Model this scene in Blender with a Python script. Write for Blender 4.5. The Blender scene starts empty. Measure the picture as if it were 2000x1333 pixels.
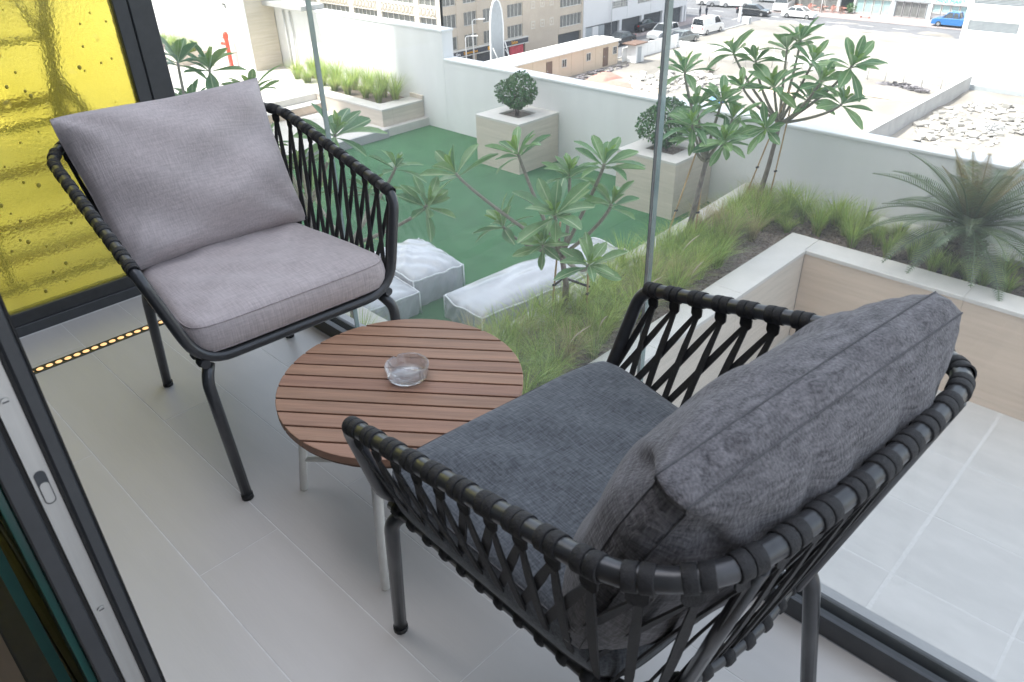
import bpy, bmesh, math, random
from mathutils import Vector, Matrix, Quaternion
random.seed(7)
R = math.radians
PI = math.pi
S = bpy.context.scene
COL = S.collection

# ------------------------------------------------------------------ camera
CAM_Z = 1.45
yaw, pit, rol = 2.35669752, -0.55177463, -0.02795298
f = Vector((math.cos(pit)*math.cos(yaw), math.cos(pit)*math.sin(yaw), math.sin(pit)))
r0 = f.cross(Vector((0, 0, 1))).normalized()
u0 = r0.cross(f)
rr = r0*math.cos(rol) + u0*math.sin(rol)
uu = -r0*math.sin(rol) + u0*math.cos(rol)
cam = bpy.data.cameras.new('camera')
cam.sensor_width = 36.0
cam.lens = 36.0*1479.65/2000.0
cam.clip_start = 0.02
cam.clip_end = 2000
cam.dof.use_dof = True
cam.dof.focus_distance = 2.6
cam.dof.aperture_fstop = 11.0
camo = bpy.data.objects.new('camera', cam)
COL.objects.link(camo)
camo.matrix_world = Matrix(((rr.x, uu.x, -f.x, 0), (rr.y, uu.y, -f.y, 0), (rr.z, uu.z, -f.z, CAM_Z), (0, 0, 0, 1)))
S.camera = camo

# ------------------------------------------------------------------ light
SUN_EL = R(62)
sdx, sdy = 0.515, 0.857            # the way the shadows run on the ground
w = bpy.data.worlds.new('World')
S.world = w
w.use_nodes = True
nt = w.node_tree
nt.nodes.clear()
sky = nt.nodes.new('ShaderNodeTexSky')
sky.sky_type = 'NISHITA'
sky.sun_disc = False
sky.sun_elevation = SUN_EL
sky.sun_rotation = math.atan2(-sdx, -sdy)
sky.dust_density = 3.0
sky.air_density = 1.0
bgn = nt.nodes.new('ShaderNodeBackground')
bgn.inputs['Strength'].default_value = 0.15
won = nt.nodes.new('ShaderNodeOutputWorld')
hsv = nt.nodes.new('ShaderNodeHueSaturation')      # hazy desert air: a paler sky
hsv.inputs['Saturation'].default_value = 0.5
nt.links.new(sky.outputs[0], hsv.inputs['Color'])
nt.links.new(hsv.outputs[0], bgn.inputs[0])
nt.links.new(bgn.outputs[0], won.inputs[0])
sl = bpy.data.lights.new('sun', 'SUN')
sl.energy = 2.3
sl.angle = R(0.5)
sl.color = (1.0, 0.95, 0.88)
so = bpy.data.objects.new('sun', sl)
COL.objects.link(so)
sd = Vector((sdx*math.cos(SUN_EL), sdy*math.cos(SUN_EL), -math.sin(SUN_EL)))
so.rotation_euler = sd.to_track_quat('-Z', 'Y').to_euler()
so.location = (0, -10, 60)
S.view_settings.view_transform = 'Standard'
S.view_settings.look = 'None'
S.view_settings.gamma = 1.0
S.view_settings.use_curve_mapping = False
S.view_settings.exposure = 1.85
S.cycles.use_denoising = True
S.cycles.max_bounces = 12
S.cycles.transparent_max_bounces = 32
S.cycles.diffuse_bounces = 5
S.cycles.glossy_bounces = 4
S.cycles.transmission_bounces = 8
S.cycles.caustics_reflective = False
S.cycles.caustics_refractive = False
S.cycles.sample_clamp_indirect = 6.0

# ------------------------------------------------------------------ helpers
def V(*a):
    return Vector(a)

class MB:
    def __init__(s):
        s.v = []; s.f = []; s.m = []; s.sm = []
    def add(s, vs, fs, mi=0, smooth=False):
        o = len(s.v)
        s.v.extend([tuple(p) for p in vs])
        for q in fs:
            s.f.append(tuple(i+o for i in q)); s.m.append(mi); s.sm.append(smooth)
        return s
    def box(s, x0, y0, z0, x1, y1, z1, ch=0.0, mi=0):
        return s.obox(((x0+x1)/2, (y0+y1)/2, (z0+z1)/2), None, (abs(x1-x0)/2, abs(y1-y0)/2, abs(z1-z0)/2), ch, mi)
    def obox(s, c, mat, h, ch=0.0, mi=0):
        c = Vector(c)
        if mat is None: mat = Matrix.Identity(3)
        if ch <= 0:
            vs = [c + mat @ Vector((sx*h[0], sy*h[1], sz*h[2])) for sz in (-1, 1) for sy in (-1, 1) for sx in (-1, 1)]
            fs = [(0, 2, 3, 1), (4, 5, 7, 6), (0, 1, 5, 4), (2, 6, 7, 3), (0, 4, 6, 2), (1, 3, 7, 5)]
            return s.add(vs, fs, mi)
        a, b, d = [max(k-ch, 1e-5) for k in h]
        vs = []; idx = {}
        for sx in (-1, 1):
            for sy in (-1, 1):
                for sz in (-1, 1):
                    for ax, p in enumerate(((sx*h[0], sy*b, sz*d), (sx*a, sy*h[1], sz*d), (sx*a, sy*b, sz*h[2]))):
                        idx[(sx, sy, sz, ax)] = len(vs); vs.append(c + mat @ Vector(p))
        I = lambda *k: idx[k]
        fs = []
        for q in (-1, 1):
            fs.append((I(q, -1, -1, 0), I(q, 1, -1, 0), I(q, 1, 1, 0), I(q, -1, 1, 0))[::q])
            fs.append((I(-1, q, -1, 1), I(-1, q, 1, 1), I(1, q, 1, 1), I(1, q, -1, 1))[::q])
            fs.append((I(-1, -1, q, 2), I(1, -1, q, 2), I(1, 1, q, 2), I(-1, 1, q, 2))[::q])
        for p in (-1, 1):
            for q in (-1, 1):
                t = p*q
                fs.append((I(p, q, -1, 0), I(p, q, -1, 1), I(p, q, 1, 1), I(p, q, 1, 0))[::t])
                fs.append((I(p, -1, q, 0), I(p, 1, q, 0), I(p, 1, q, 2), I(p, -1, q, 2))[::t])
                fs.append((I(-1, p, q, 1), I(-1, p, q, 2), I(1, p, q, 2), I(1, p, q, 1))[::t])
                for k in (-1, 1):
                    fs.append((I(p, q, k, 0), I(p, q, k, 1), I(p, q, k, 2))[::t*k])
        return s.add(vs, fs, mi)
    def tube(s, path, r, n=8, closed=False, caps=True, mi=0, flat=None):
        P = [Vector(p) for p in path]
        m = len(P)
        rs = r if isinstance(r, (list, tuple)) else [r]*m
        T = []
        for i in range(m):
            a = P[(i-1) % m] if (closed or i > 0) else P[i]
            b = P[(i+1) % m] if (closed or i < m-1) else P[i]
            T.append((b-a).normalized())
        ref = Vector((0, 0, 1)) if abs(T[0].z) < 0.9 else Vector((1, 0, 0))
        N = (ref - T[0]*ref.dot(T[0])).normalized()
        vs = []
        for i in range(m):
            if i > 0:
                q = T[i-1].rotation_difference(T[i]); N = q @ N
                N = (N - T[i]*N.dot(T[i])).normalized()
            B = T[i].cross(N)
            for k in range(n):
                an = 2*PI*k/n
                vs.append(P[i] + (N*math.cos(an) + B*math.sin(an))*rs[i])
        fs = []
        for i in range(m if closed else m-1):
            j = (i+1) % m
            for k in range(n):
                l = (k+1) % n
                fs.append((i*n+k, i*n+l, j*n+l, j*n+k))
        s.add(vs, fs, mi, True)
        if caps and not closed:
            o = len(s.v) - len(vs)
            s.f.append(tuple(o+k for k in range(n))[::-1]); s.m.append(mi); s.sm.append(False)
            s.f.append(tuple(o+(m-1)*n+k for k in range(n))); s.m.append(mi); s.sm.append(False)
        return s
    def prism(s, poly, z0, z1, mi=0):
        n = len(poly)
        vs = [(p[0], p[1], z0) for p in poly] + [(p[0], p[1], z1) for p in poly]
        fs = [tuple(range(n))[::-1], tuple(range(n, 2*n))] + [(i, (i+1) % n, n+(i+1) % n, n+i) for i in range(n)]
        return s.add(vs, fs, mi)
    def lathe(s, prof, n=32, c=(0, 0, 0), mi=0, smooth=True, cap=False):
        vs = []; m = len(prof)
        for (r, z) in prof:
            for k in range(n):
                a = 2*PI*k/n
                vs.append((c[0]+r*math.cos(a), c[1]+r*math.sin(a), c[2]+z))
        fs = []
        for i in range(m-1):
            for k in range(n):
                l = (k+1) % n
                fs.append((i*n+k, i*n+l, (i+1)*n+l, (i+1)*n+k))
        if cap:
            fs.append(tuple(range(n))[::-1]); fs.append(tuple((m-1)*n+k for k in range(n)))
        return s.add(vs, fs, mi, smooth)
    def mesh(s, name, mats, off=None):
        me = bpy.data.meshes.new(name)
        vs = s.v if off is None else [(p[0]-off[0], p[1]-off[1], p[2]-off[2]) for p in s.v]
        me.from_pydata(vs, [], s.f)
        for mm in (mats if isinstance(mats, (list, tuple)) else [mats]):
            me.materials.append(mm)
        me.polygons.foreach_set('material_index', s.m)
        me.polygons.foreach_set('use_smooth', s.sm)
        me.update()
        return me
    def build(s, name, mats, parent=None, world=True, bevel=0.0):
        """world=True: the coordinates are world ones; they are made relative to the parent's place."""
        off = OFFS.get(parent.name, (0, 0, 0)) if (parent is not None and world) else None
        me = s.mesh(name, mats, off)
        o = bpy.data.objects.new(name, me)
        COL.objects.link(o)
        if parent is not None:
            o.parent = parent
            OFFS[o.name] = OFFS.get(parent.name, (0, 0, 0)) if world else (0, 0, 0)
        if bevel:
            b = o.modifiers.new('bevel', 'BEVEL'); b.width = bevel; b.segments = 2; b.limit_method = 'ANGLE'
        return o

OFFS = {}
def thing(name, label, cat, loc=(0, 0, 0), rz=0.0, group=None):
    o = bpy.data.objects.new(name, None)
    COL.objects.link(o)
    o.location = loc
    o.rotation_euler = (0, 0, rz)
    o['label'] = label; o['category'] = cat
    if group: o['group'] = group
    o.empty_display_size = 0.1
    OFFS[o.name] = tuple(loc)
    return o
def tag(o, label, cat, group=None, kind=None):
    o['label'] = label; o['category'] = cat
    if group: o['group'] = group
    if kind: o['kind'] = kind
    return o
def struct(o, label=None):
    o['kind'] = 'structure'
    return o
def inst(me, name, parent, mw=None, loc=None):
    o = bpy.data.objects.new(name, me)
    COL.objects.link(o)
    o.parent = parent
    if mw is not None: o.matrix_local = mw
    elif loc is not None: o.location = loc
    return o
def dup(root, loc, rz=None, label=None):
    r = root.copy(); COL.objects.link(r); r.location = loc
    if rz is not None: r.rotation_euler = (0, 0, rz)
    if label: r['label'] = label
    for ch in list(root.children):
        c = ch.copy(); COL.objects.link(c); c.parent = r
        for g in list(ch.children):
            d = g.copy(); COL.objects.link(d); d.parent = c
    return r
def rpath(pts, rad, closed=False, seg=6):
    """polyline with rounded corners; rad is one number or a list"""
    P = [Vector(p) for p in pts]; n = len(P); out = []
    rl = rad if isinstance(rad, (list, tuple)) else [rad]*n
    for i in range(n):
        if not closed and i in (0, n-1):
            out.append(P[i]); continue
        a, b, c = P[(i-1) % n], P[i], P[(i+1) % n]
        d1 = (a-b); d2 = (c-b)
        k = min(rl[i], d1.length*0.48, d2.length*0.48)
        p0 = b + d1.normalized()*k; p2 = b + d2.normalized()*k
        for j in range(seg+1):
            t = j/seg
            out.append(p0*(1-t)**2 + b*2*t*(1-t) + p2*t*t)
    return out
class Arc:
    def __init__(s, pts):
        s.p = [Vector(p) for p in pts]; s.d = [0.0]
        for a, b in zip(s.p, s.p[1:]): s.d.append(s.d[-1] + (b-a).length)
        s.L = s.d[-1]
    def at(s, t):
        x = max(0.0, min(1.0, t))*s.L
        for i in range(len(s.p)-1):
            if x <= s.d[i+1] + 1e-9:
                k = (x-s.d[i])/max(1e-9, s.d[i+1]-s.d[i])
                return s.p[i].lerp(s.p[i+1], k), (s.p[i+1]-s.p[i]).normalized()
        return s.p[-1], (s.p[-1]-s.p[-2]).normalized()
def frame(x, zref=(0, 0, 1)):
    """3x3 with X along x, Z near zref"""
    x = Vector(x).normalized(); z = Vector(zref)
    z = z - x*z.dot(x)
    if z.length < 1e-5:
        z = Vector((1, 0, 0)) - x*x.x
    z.normalize(); y = z.cross(x)
    return Matrix((x, y, z)).transposed()

# ------------------------------------------------------------------ materials
def mat(name, col, rough=0.55, metal=0.0, n=None, amt=0.12, stretch=(1, 1, 1), bump=0.0, bn=None, spec=0.5,
        rnd=0.0, island=0.0, detail=4.0, transl=0.0, coat=0.0, col2=None, rot=(0, 0, 0)):
    m = bpy.data.materials.new(name); m.use_nodes = True
    t = m.node_tree; N = t.nodes; L = t.links
    b = N['Principled BSDF']
    b.inputs['Roughness'].default_value = rough
    b.inputs['Metallic'].default_value = metal
    b.inputs['Specular IOR Level'].default_value = spec
    b.inputs['Coat Weight'].default_value = coat
    c4 = (*col, 1)
    b.inputs['Base Color'].default_value = c4
    src = None
    tc = N.new('ShaderNodeTexCoord'); mp = N.new('ShaderNodeMapping')
    mp.inputs['Scale'].default_value = stretch
    mp.inputs['Rotation'].default_value = rot
    L.new(tc.outputs['Object'], mp.inputs['Vector'])
    if n:
        no = N.new('ShaderNodeTexNoise'); no.inputs['Scale'].default_value = n; no.inputs['Detail'].default_value = detail
        no.inputs['Roughness'].default_value = 0.6
        L.new(mp.outputs[0], no.inputs['Vector'])
        cr = N.new('ShaderNodeMapRange'); cr.inputs['From Min'].default_value = 0.3; cr.inputs['From Max'].default_value = 0.7
        L.new(no.outputs['Fac'], cr.inputs['Value'])
        mx = N.new('ShaderNodeMix'); mx.data_type = 'RGBA'
        hi = col2 if col2 else tuple(min(1, k*(1+amt)) for k in col)
        mx.inputs[6].default_value = (*[k*(1-amt) for k in col], 1) if not col2 else c4
        mx.inputs[7].default_value = (*hi, 1)
        L.new(cr.outputs[0], mx.inputs[0])
        src = mx.outputs[2]
    for amount, kind in ((rnd, 'o'), (island, 'i')):
        if amount:
            if kind == 'o':
                oi = N.new('ShaderNodeObjectInfo'); ro = oi.outputs['Random']
            else:
                oi = N.new('ShaderNodeNewGeometry'); ro = oi.outputs['Random Per Island']
            mr = N.new('ShaderNodeMapRange'); mr.inputs['To Min'].default_value = 1-amount; mr.inputs['To Max'].default_value = 1+amount
            L.new(ro, mr.inputs['Value'])
            h = N.new('ShaderNodeHueSaturation')
            L.new(mr.outputs[0], h.inputs['Value'])
            mr2 = N.new('ShaderNodeMapRange'); mr2.inputs['To Min'].default_value = 0.5-amount*0.05; mr2.inputs['To Max'].default_value = 0.5+amount*0.05
            mt = N.new('ShaderNodeMath'); mt.operation = 'FRACT'
            m7 = N.new('ShaderNodeMath'); m7.operation = 'MULTIPLY'; m7.inputs[1].default_value = 7.31
            L.new(ro, m7.inputs[0]); L.new(m7.outputs[0], mt.inputs[0]); L.new(mt.outputs[0], mr2.inputs['Value'])
            L.new(mr2.outputs[0], h.inputs['Hue'])
            if src is not None: L.new(src, h.inputs['Color'])
            else: h.inputs['Color'].default_value = c4
            src = h.outputs[0]
    if src is not None: L.new(src, b.inputs['Base Color'])
    if bump:
        n2 = N.new('ShaderNodeTexNoise'); n2.inputs['Scale'].default_value = bn or (n or 20)*3; n2.inputs['Detail'].default_value = 5
        L.new(mp.outputs[0], n2.inputs['Vector'])
        bp = N.new('ShaderNodeBump'); bp.inputs['Strength'].default_value = bump; bp.inputs['Distance'].default_value = 0.01
        L.new(n2.outputs['Fac'], bp.inputs['Height']); L.new(bp.outputs[0], b.inputs['Normal'])
    if transl:
        tr = N.new('ShaderNodeBsdfTranslucent'); ms = N.new('ShaderNodeMixShader'); ms.inputs[0].default_value = transl
        if src is not None: L.new(src, tr.inputs['Color'])
        else: tr.inputs['Color'].default_value = c4
        L.new(b.outputs[0], ms.inputs[1]); L.new(tr.outputs[0], ms.inputs[2])
        L.new(ms.outputs[0], N['Material Output'].inputs['Surface'])
    return m

def schlick(N, L, f0, normal=None):
    """reflectance that is the same from both sides of a pane"""
    lw = N.new('ShaderNodeLayerWeight'); lw.inputs['Blend'].default_value = 0.5
    if normal is not None: L.new(normal, lw.inputs['Normal'])
    pw = N.new('ShaderNodeMath'); pw.operation = 'POWER'; pw.inputs[1].default_value = 5.0
    L.new(lw.outputs['Facing'], pw.inputs[0])
    ma = N.new('ShaderNodeMath'); ma.operation = 'MULTIPLY_ADD'; ma.inputs[1].default_value = 1-f0; ma.inputs[2].default_value = f0
    L.new(pw.outputs[0], ma.inputs[0])
    return ma.outputs[0]

def clear_glass(name, tint, white_veil, f0=0.03, streak=0.0):
    m = bpy.data.materials.new(name); m.use_nodes = True
    t = m.node_tree; N = t.nodes; L = t.links; N.clear()
    out = N.new('ShaderNodeOutputMaterial')
    tp = N.new('ShaderNodeBsdfTransparent'); tp.inputs[0].default_value = (*tint, 1)
    gl = N.new('ShaderNodeBsdfGlossy'); gl.inputs['Roughness'].default_value = 0.0
    df = N.new('ShaderNodeBsdfDiffuse'); df.inputs[0].default_value = (0.85, 0.88, 0.9, 1)  # white film mixed over the clear glass, painting its glare in
    tl = N.new('ShaderNodeBsdfTranslucent'); tl.inputs[0].default_value = (0.85, 0.88, 0.9, 1)
    dd = N.new('ShaderNodeMixShader'); dd.inputs[0].default_value = 0.5
    L.new(df.outputs[0], dd.inputs[1]); L.new(tl.outputs[0], dd.inputs[2])
    fr = schlick(N, L, f0)
    m1 = N.new('ShaderNodeMixShader'); m2 = N.new('ShaderNodeMixShader')
    L.new(fr, m1.inputs[0]); L.new(tp.outputs[0], m1.inputs[1]); L.new(gl.outputs[0], m1.inputs[2])
    tc = N.new('ShaderNodeTexCoord'); mp = N.new('ShaderNodeMapping'); mp.inputs['Scale'].default_value = (9, 1, 0.8)
    no = N.new('ShaderNodeTexNoise'); no.inputs['Scale'].default_value = 2.0; no.inputs['Detail'].default_value = 6
    L.new(tc.outputs['Object'], mp.inputs[0]); L.new(mp.outputs[0], no.inputs[0])
    mr = N.new('ShaderNodeMapRange'); mr.inputs['To Min'].default_value = white_veil*(1-streak); mr.inputs['To Max'].default_value = white_veil*(1+streak)
    L.new(no.outputs['Fac'], mr.inputs['Value']); L.new(mr.outputs[0], m2.inputs[0])
    L.new(m1.outputs[0], m2.inputs[1]); L.new(dd.outputs[0], m2.inputs[2])
    L.new(m2.outputs[0], out.inputs[0])
    return m

def ash_glass(name, tint, white_veil, f0, streak):
    m = clear_glass(name, tint, white_veil, f0, streak)
    N = m.node_tree.nodes; L = m.node_tree.links
    out = [n for n in N if n.type == 'OUTPUT_MATERIAL'][0]
    src = out.inputs[0].links[0].from_socket
    g = N.new('ShaderNodeBsdfGlass'); g.inputs['IOR'].default_value = 1.45; g.inputs['Roughness'].default_value = 0.02
    x = N.new('ShaderNodeMixShader'); x.inputs[0].default_value = 0.4
    L.new(src, x.inputs[1]); L.new(g.outputs[0], x.inputs[2]); L.new(x.outputs[0], out.inputs[0])
    return m

def yellow_glass():
    m = bpy.data.materials.new('yellow_textured_glass'); m.use_nodes = True
    t = m.node_tree; N = t.nodes; L = t.links; N.clear()
    out = N.new('ShaderNodeOutputMaterial')
    tc = N.new('ShaderNodeTexCoord')
    n1 = N.new('ShaderNodeTexNoise'); n1.inputs['Scale'].default_value = 95; n1.inputs['Detail'].default_value = 4
    v1 = N.new('ShaderNodeTexVoronoi'); v1.inputs['Scale'].default_value = 9
    vr = N.new('ShaderNodeMapRange'); vr.inputs['From Min'].default_value = 0.03; vr.inputs['From Max'].default_value = 0.16
    vr.inputs['To Min'].default_value = 1; vr.inputs['To Max'].default_value = 0
    L.new(tc.outputs['Object'], n1.inputs[0]); L.new(tc.outputs['Object'], v1.inputs[0]); L.new(v1.outputs['Distance'], vr.inputs['Value'])
    ad = N.new('ShaderNodeMath'); ad.operation = 'MULTIPLY_ADD'; ad.inputs[1].default_value = 2.4
    L.new(vr.outputs[0], ad.inputs[0]); L.new(n1.outputs['Fac'], ad.inputs[2])
    bp = N.new('ShaderNodeBump'); bp.inputs['Strength'].default_value = 0.55; bp.inputs['Distance'].default_value = 0.0038
    L.new(ad.outputs[0], bp.inputs['Height'])
    n3 = N.new('ShaderNodeTexNoise'); n3.inputs['Scale'].default_value = 3.0
    L.new(tc.outputs['Object'], n3.inputs[0])
    mc = N.new('ShaderNodeMix'); mc.data_type = 'RGBA'
    mc.inputs[6].default_value = (0.95, 0.86, 0.27, 1); mc.inputs[7].default_value = (0.98, 0.92, 0.44, 1)
    L.new(n3.outputs['Fac'], mc.inputs[0])
    rf = N.new('ShaderNodeBsdfRefraction'); rf.inputs['IOR'].default_value = 1.2; rf.inputs['Roughness'].default_value = 0.05
    L.new(mc.outputs[2], rf.inputs['Color']); L.new(bp.outputs[0], rf.inputs['Normal'])
    tl = N.new('ShaderNodeBsdfTranslucent'); L.new(mc.outputs[2], tl.inputs[0]); L.new(bp.outputs[0], tl.inputs['Normal'])
    gl = N.new('ShaderNodeBsdfGlossy'); gl.inputs['Roughness'].default_value = 0.12; L.new(bp.outputs[0], gl.inputs['Normal'])
    m1 = N.new('ShaderNodeMixShader'); m1.inputs[0].default_value = 0.26
    L.new(rf.outputs[0], m1.inputs[1]); L.new(tl.outputs[0], m1.inputs[2])
    fr = schlick(N, L, 0.04, bp.outputs[0])
    m2 = N.new('ShaderNodeMixShader'); L.new(fr, m2.inputs[0]); L.new(m1.outputs[0], m2.inputs[1]); L.new(gl.outputs[0], m2.inputs[2])
    L.new(m2.outputs[0], out.inputs[0])
    return m

def fabric(name, c1, c2, scale, bump):
    """woven cloth: two stretched noises crossing, plus a coarser heather"""
    m = bpy.data.materials.new(name); m.use_nodes = True
    t = m.node_tree; N = t.nodes; L = t.links; b = N['Principled BSDF']
    b.inputs['Roughness'].default_value = 0.9; b.inputs['Specular IOR Level'].default_value = 0.2
    b.inputs['Sheen Weight'].default_value = 0.25
    tc = N.new('ShaderNodeTexCoord')
    hs = []
    for st in ((scale, scale*0.12, scale), (scale*0.12, scale, scale*0.12)):
        mp = N.new('ShaderNodeMapping'); mp.inputs['Scale'].default_value = st
        no = N.new('ShaderNodeTexNoise'); no.inputs['Scale'].default_value = 1.0; no.inputs['Detail'].default_value = 2
        L.new(tc.outputs['Object'], mp.inputs[0]); L.new(mp.outputs[0], no.inputs[0]); hs.append(no.outputs['Fac'])
    big = N.new('ShaderNodeTexNoise'); big.inputs['Scale'].default_value = 14; big.inputs['Detail'].default_value = 5
    L.new(tc.outputs['Object'], big.inputs[0])
    a = N.new('ShaderNodeMath'); a.operation = 'ADD'; L.new(hs[0], a.inputs[0]); L.new(hs[1], a.inputs[1])
    a2 = N.new('ShaderNodeMath'); a2.operation = 'MULTIPLY_ADD'; a2.inputs[1].default_value = 0.16
    L.new(big.outputs['Fac'], a2.inputs[0]); L.new(a.outputs[0], a2.inputs[2])
    mr = N.new('ShaderNodeMapRange'); mr.inputs['From Min'].default_value = 0.70; mr.inputs['From Max'].default_value = 1.42
    L.new(a2.outputs[0], mr.inputs['Value'])
    mx = N.new('ShaderNodeMix'); mx.data_type = 'RGBA'
    mx.inputs[6].default_value = (*c1, 1); mx.inputs[7].default_value = (*c2, 1)
    L.new(mr.outputs[0], mx.inputs[0]); L.new(mx.outputs[2], b.inputs['Base Color'])
    bp = N.new('ShaderNodeBump'); bp.inputs['Strength'].default_value = bump; bp.inputs['Distance'].default_value = 0.002
    L.new(a.outputs[0], bp.inputs['Height']); L.new(bp.outputs[0], b.inputs['Normal'])
    return m

def emit(name, col, st):
    m = bpy.data.materials.new(name); m.use_nodes = True
    b = m.node_tree.nodes['Principled BSDF']
    b.inputs['Base Color'].default_value = (*col, 1)
    b.inputs['Emission Color'].default_value = (*col, 1); b.inputs['Emission Strength'].default_value = st
    return m

def leaf_mat(name, c1, c2, mid):
    m = bpy.data.materials.new(name); m.use_nodes = True
    t = m.node_tree; N = t.nodes; L = t.links; b = N['Principled BSDF']
    b.inputs['Roughness'].default_value = 0.3
    tc = N.new('ShaderNodeTexCoord'); sp = N.new('ShaderNodeSeparateXYZ'); L.new(tc.outputs['Object'], sp.inputs[0])
    ab = N.new('ShaderNodeMath'); ab.operation = 'ABSOLUTE'; L.new(sp.outputs['Y'], ab.inputs[0])
    mr = N.new('ShaderNodeMapRange'); mr.inputs['From Min'].default_value = 0.002; mr.inputs['From Max'].default_value = 0.007
    mr.inputs['To Min'].default_value = 1; mr.inputs['To Max'].default_value = 0
    L.new(ab.outputs[0], mr.inputs['Value'])
    oi = N.new('ShaderNodeObjectInfo')
    mx = N.new('ShaderNodeMix'); mx.data_type = 'RGBA'; mx.inputs[6].default_value = (*c1, 1); mx.inputs[7].default_value = (*c2, 1)
    L.new(oi.outputs['Random'], mx.inputs[0])
    no = N.new('ShaderNodeTexNoise'); no.inputs['Scale'].default_value = 18; L.new(tc.outputs['Object'], no.inputs[0])
    hv = N.new('ShaderNodeHueSaturation'); mr3 = N.new('ShaderNodeMapRange'); mr3.inputs['To Min'].default_value = 0.7; mr3.inputs['To Max'].default_value = 1.3
    L.new(no.outputs['Fac'], mr3.inputs['Value']); L.new(mr3.outputs[0], hv.inputs['Value']); L.new(mx.outputs[2], hv.inputs['Color'])
    m2 = N.new('ShaderNodeMix'); m2.data_type = 'RGBA'; m2.inputs[7].default_value = (*mid, 1)
    L.new(mr.outputs[0], m2.inputs[0]); L.new(hv.outputs[0], m2.inputs[6])
    L.new(m2.outputs[2], b.inputs['Base Color'])
    tr = N.new('ShaderNodeBsdfTranslucent'); L.new(m2.outputs[2], tr.inputs[0])
    ms = N.new('ShaderNodeMixShader'); ms.inputs[0].default_value = 0.3
    L.new(b.outputs[0], ms.inputs[1]); L.new(tr.outputs[0], ms.inputs[2]); L.new(ms.outputs[0], N['Material Output'].inputs['Surface'])
    return m

M = {}
M['tile'] = mat('porcelain_tile', (0.675, 0.64, 0.605), 0.33, n=1.6, amt=0.07, stretch=(0.5, 3, 1), rnd=0.035, bump=0.03, bn=60)
M['grout'] = mat('tile_grout', (0.82, 0.80, 0.77), 0.8, n=30, amt=0.1)
M['alu_dark'] = mat('anthracite_aluminium', (0.035, 0.038, 0.042), 0.38, 0.0, n=40, amt=0.15, spec=0.6)
M['alu_face'] = mat('grey_powder_coat', (0.06, 0.064, 0.07), 0.42, n=30, amt=0.1)
M['alu_light'] = mat('brushed_aluminium', (0.62, 0.62, 0.6), 0.35, 0.7, n=60, amt=0.1, stretch=(1, 1, 0.05))
M['glass'] = clear_glass('balustrade_glass', (0.965, 0.985, 0.975), 0.045, 0.03, 0.5)  # white film here stands in for the glare across the panes
M['seal'] = mat('clear_silicone_joint', (0.72, 0.76, 0.76), 0.3, n=12, amt=0.15)
M['glass_edge'] = mat('polished_glass_edge', (0.24, 0.34, 0.33), 0.08, 0.0, spec=1.0, n=8, amt=0.3, stretch=(1, 1, 0.3))
M['dark_glass'] = mat('dark_reflection_glass', (0.006, 0.016, 0.015), 0.03, spec=1.0, n=3, amt=0.2)  # reflection of the dark room painted into the glass colour
M['teal_edge'] = mat('green_glass_edge', (0.02, 0.12, 0.10), 0.1, spec=1.0, n=4, amt=0.2)
M['yellow'] = yellow_glass()
M['bubble'] = mat('yellow_glass_bubble', (0.90, 0.74, 0.12), 0.06, spec=1.0, n=30, amt=0.15, transl=0.6)
M['tube'] = mat('charcoal_powder_coat', (0.065, 0.067, 0.072), 0.30, 0.4, n=60, amt=0.1, spec=0.6, coat=0.1)
M['strap'] = mat('black_webbing', (0.022, 0.022, 0.024), 0.72, n=150, amt=0.3, stretch=(1, 1, 1), bump=0.25, bn=400)
M['fab_light'] = fabric('mauve_grey_weave', (0.45, 0.40, 0.40), (0.60, 0.53, 0.53), 210, 0.5)
M['fab_seat'] = fabric('slate_grey_weave', (0.055, 0.062, 0.072), (0.17, 0.185, 0.205), 300, 0.6)
M['fab_dark'] = fabric('charcoal_heather_weave', (0.05, 0.049, 0.054), (0.215, 0.208, 0.22), 300, 0.8)
M['thread'] = mat('seam_thread', (0.10, 0.10, 0.106), 0.9, n=100, amt=0.2)
M['thread_l'] = mat('pale_seam_thread', (0.40, 0.355, 0.355), 0.9, n=100, amt=0.2)
M['wood'] = mat('teak_slat', (0.36, 0.20, 0.13), 0.5, n=9, amt=0.22, stretch=(0.35, 6, 6), rnd=0.08, bump=0.12, bn=40)
M['wood_under'] = mat('brown_underlay', (0.16, 0.09, 0.06), 0.7, n=10, amt=0.2)
M['cream'] = mat('cream_powder_coat', (0.86, 0.85, 0.81), 0.4, n=30, amt=0.05)
M['rubber'] = mat('black_rubber', (0.015, 0.015, 0.016), 0.7, n=40, amt=0.2)
M['led_channel'] = mat('bronze_channel', (0.05, 0.045, 0.035), 0.5, n=30, amt=0.2)
M['led'] = emit('warm_led', (1.0, 0.58, 0.25), 0.32)
gm = bpy.data.materials.new('ashtray_glass'); gm.use_nodes = True
gb = gm.node_tree.nodes['Principled BSDF']; gb.inputs['Transmission Weight'].default_value = 1.0; gb.inputs['Roughness'].default_value = 0.01
gb.inputs['IOR'].default_value = 1.45; gb.inputs['Base Color'].default_value = (0.97, 0.98, 1, 1)
M['ash'] = ash_glass('clear_ashtray_glass', (0.90, 0.91, 0.93), 0.13, 0.13, 0.3)  # white film mixed in to brighten the clear glass
M['render_white'] = mat('white_render', (0.75, 0.75, 0.75), 0.85, n=1.2, amt=0.05, stretch=(1.6, 1.6, 0.22), detail=7, bump=0.06, bn=90)
M['coping'] = mat('pale_coping', (0.78, 0.79, 0.80), 0.7, n=2, amt=0.05)
M['trav'] = mat('travertine', (0.60, 0.53, 0.45), 0.5, n=2.2, amt=0.10, stretch=(0.5, 0.5, 9), bump=0.05, bn=20)
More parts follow.
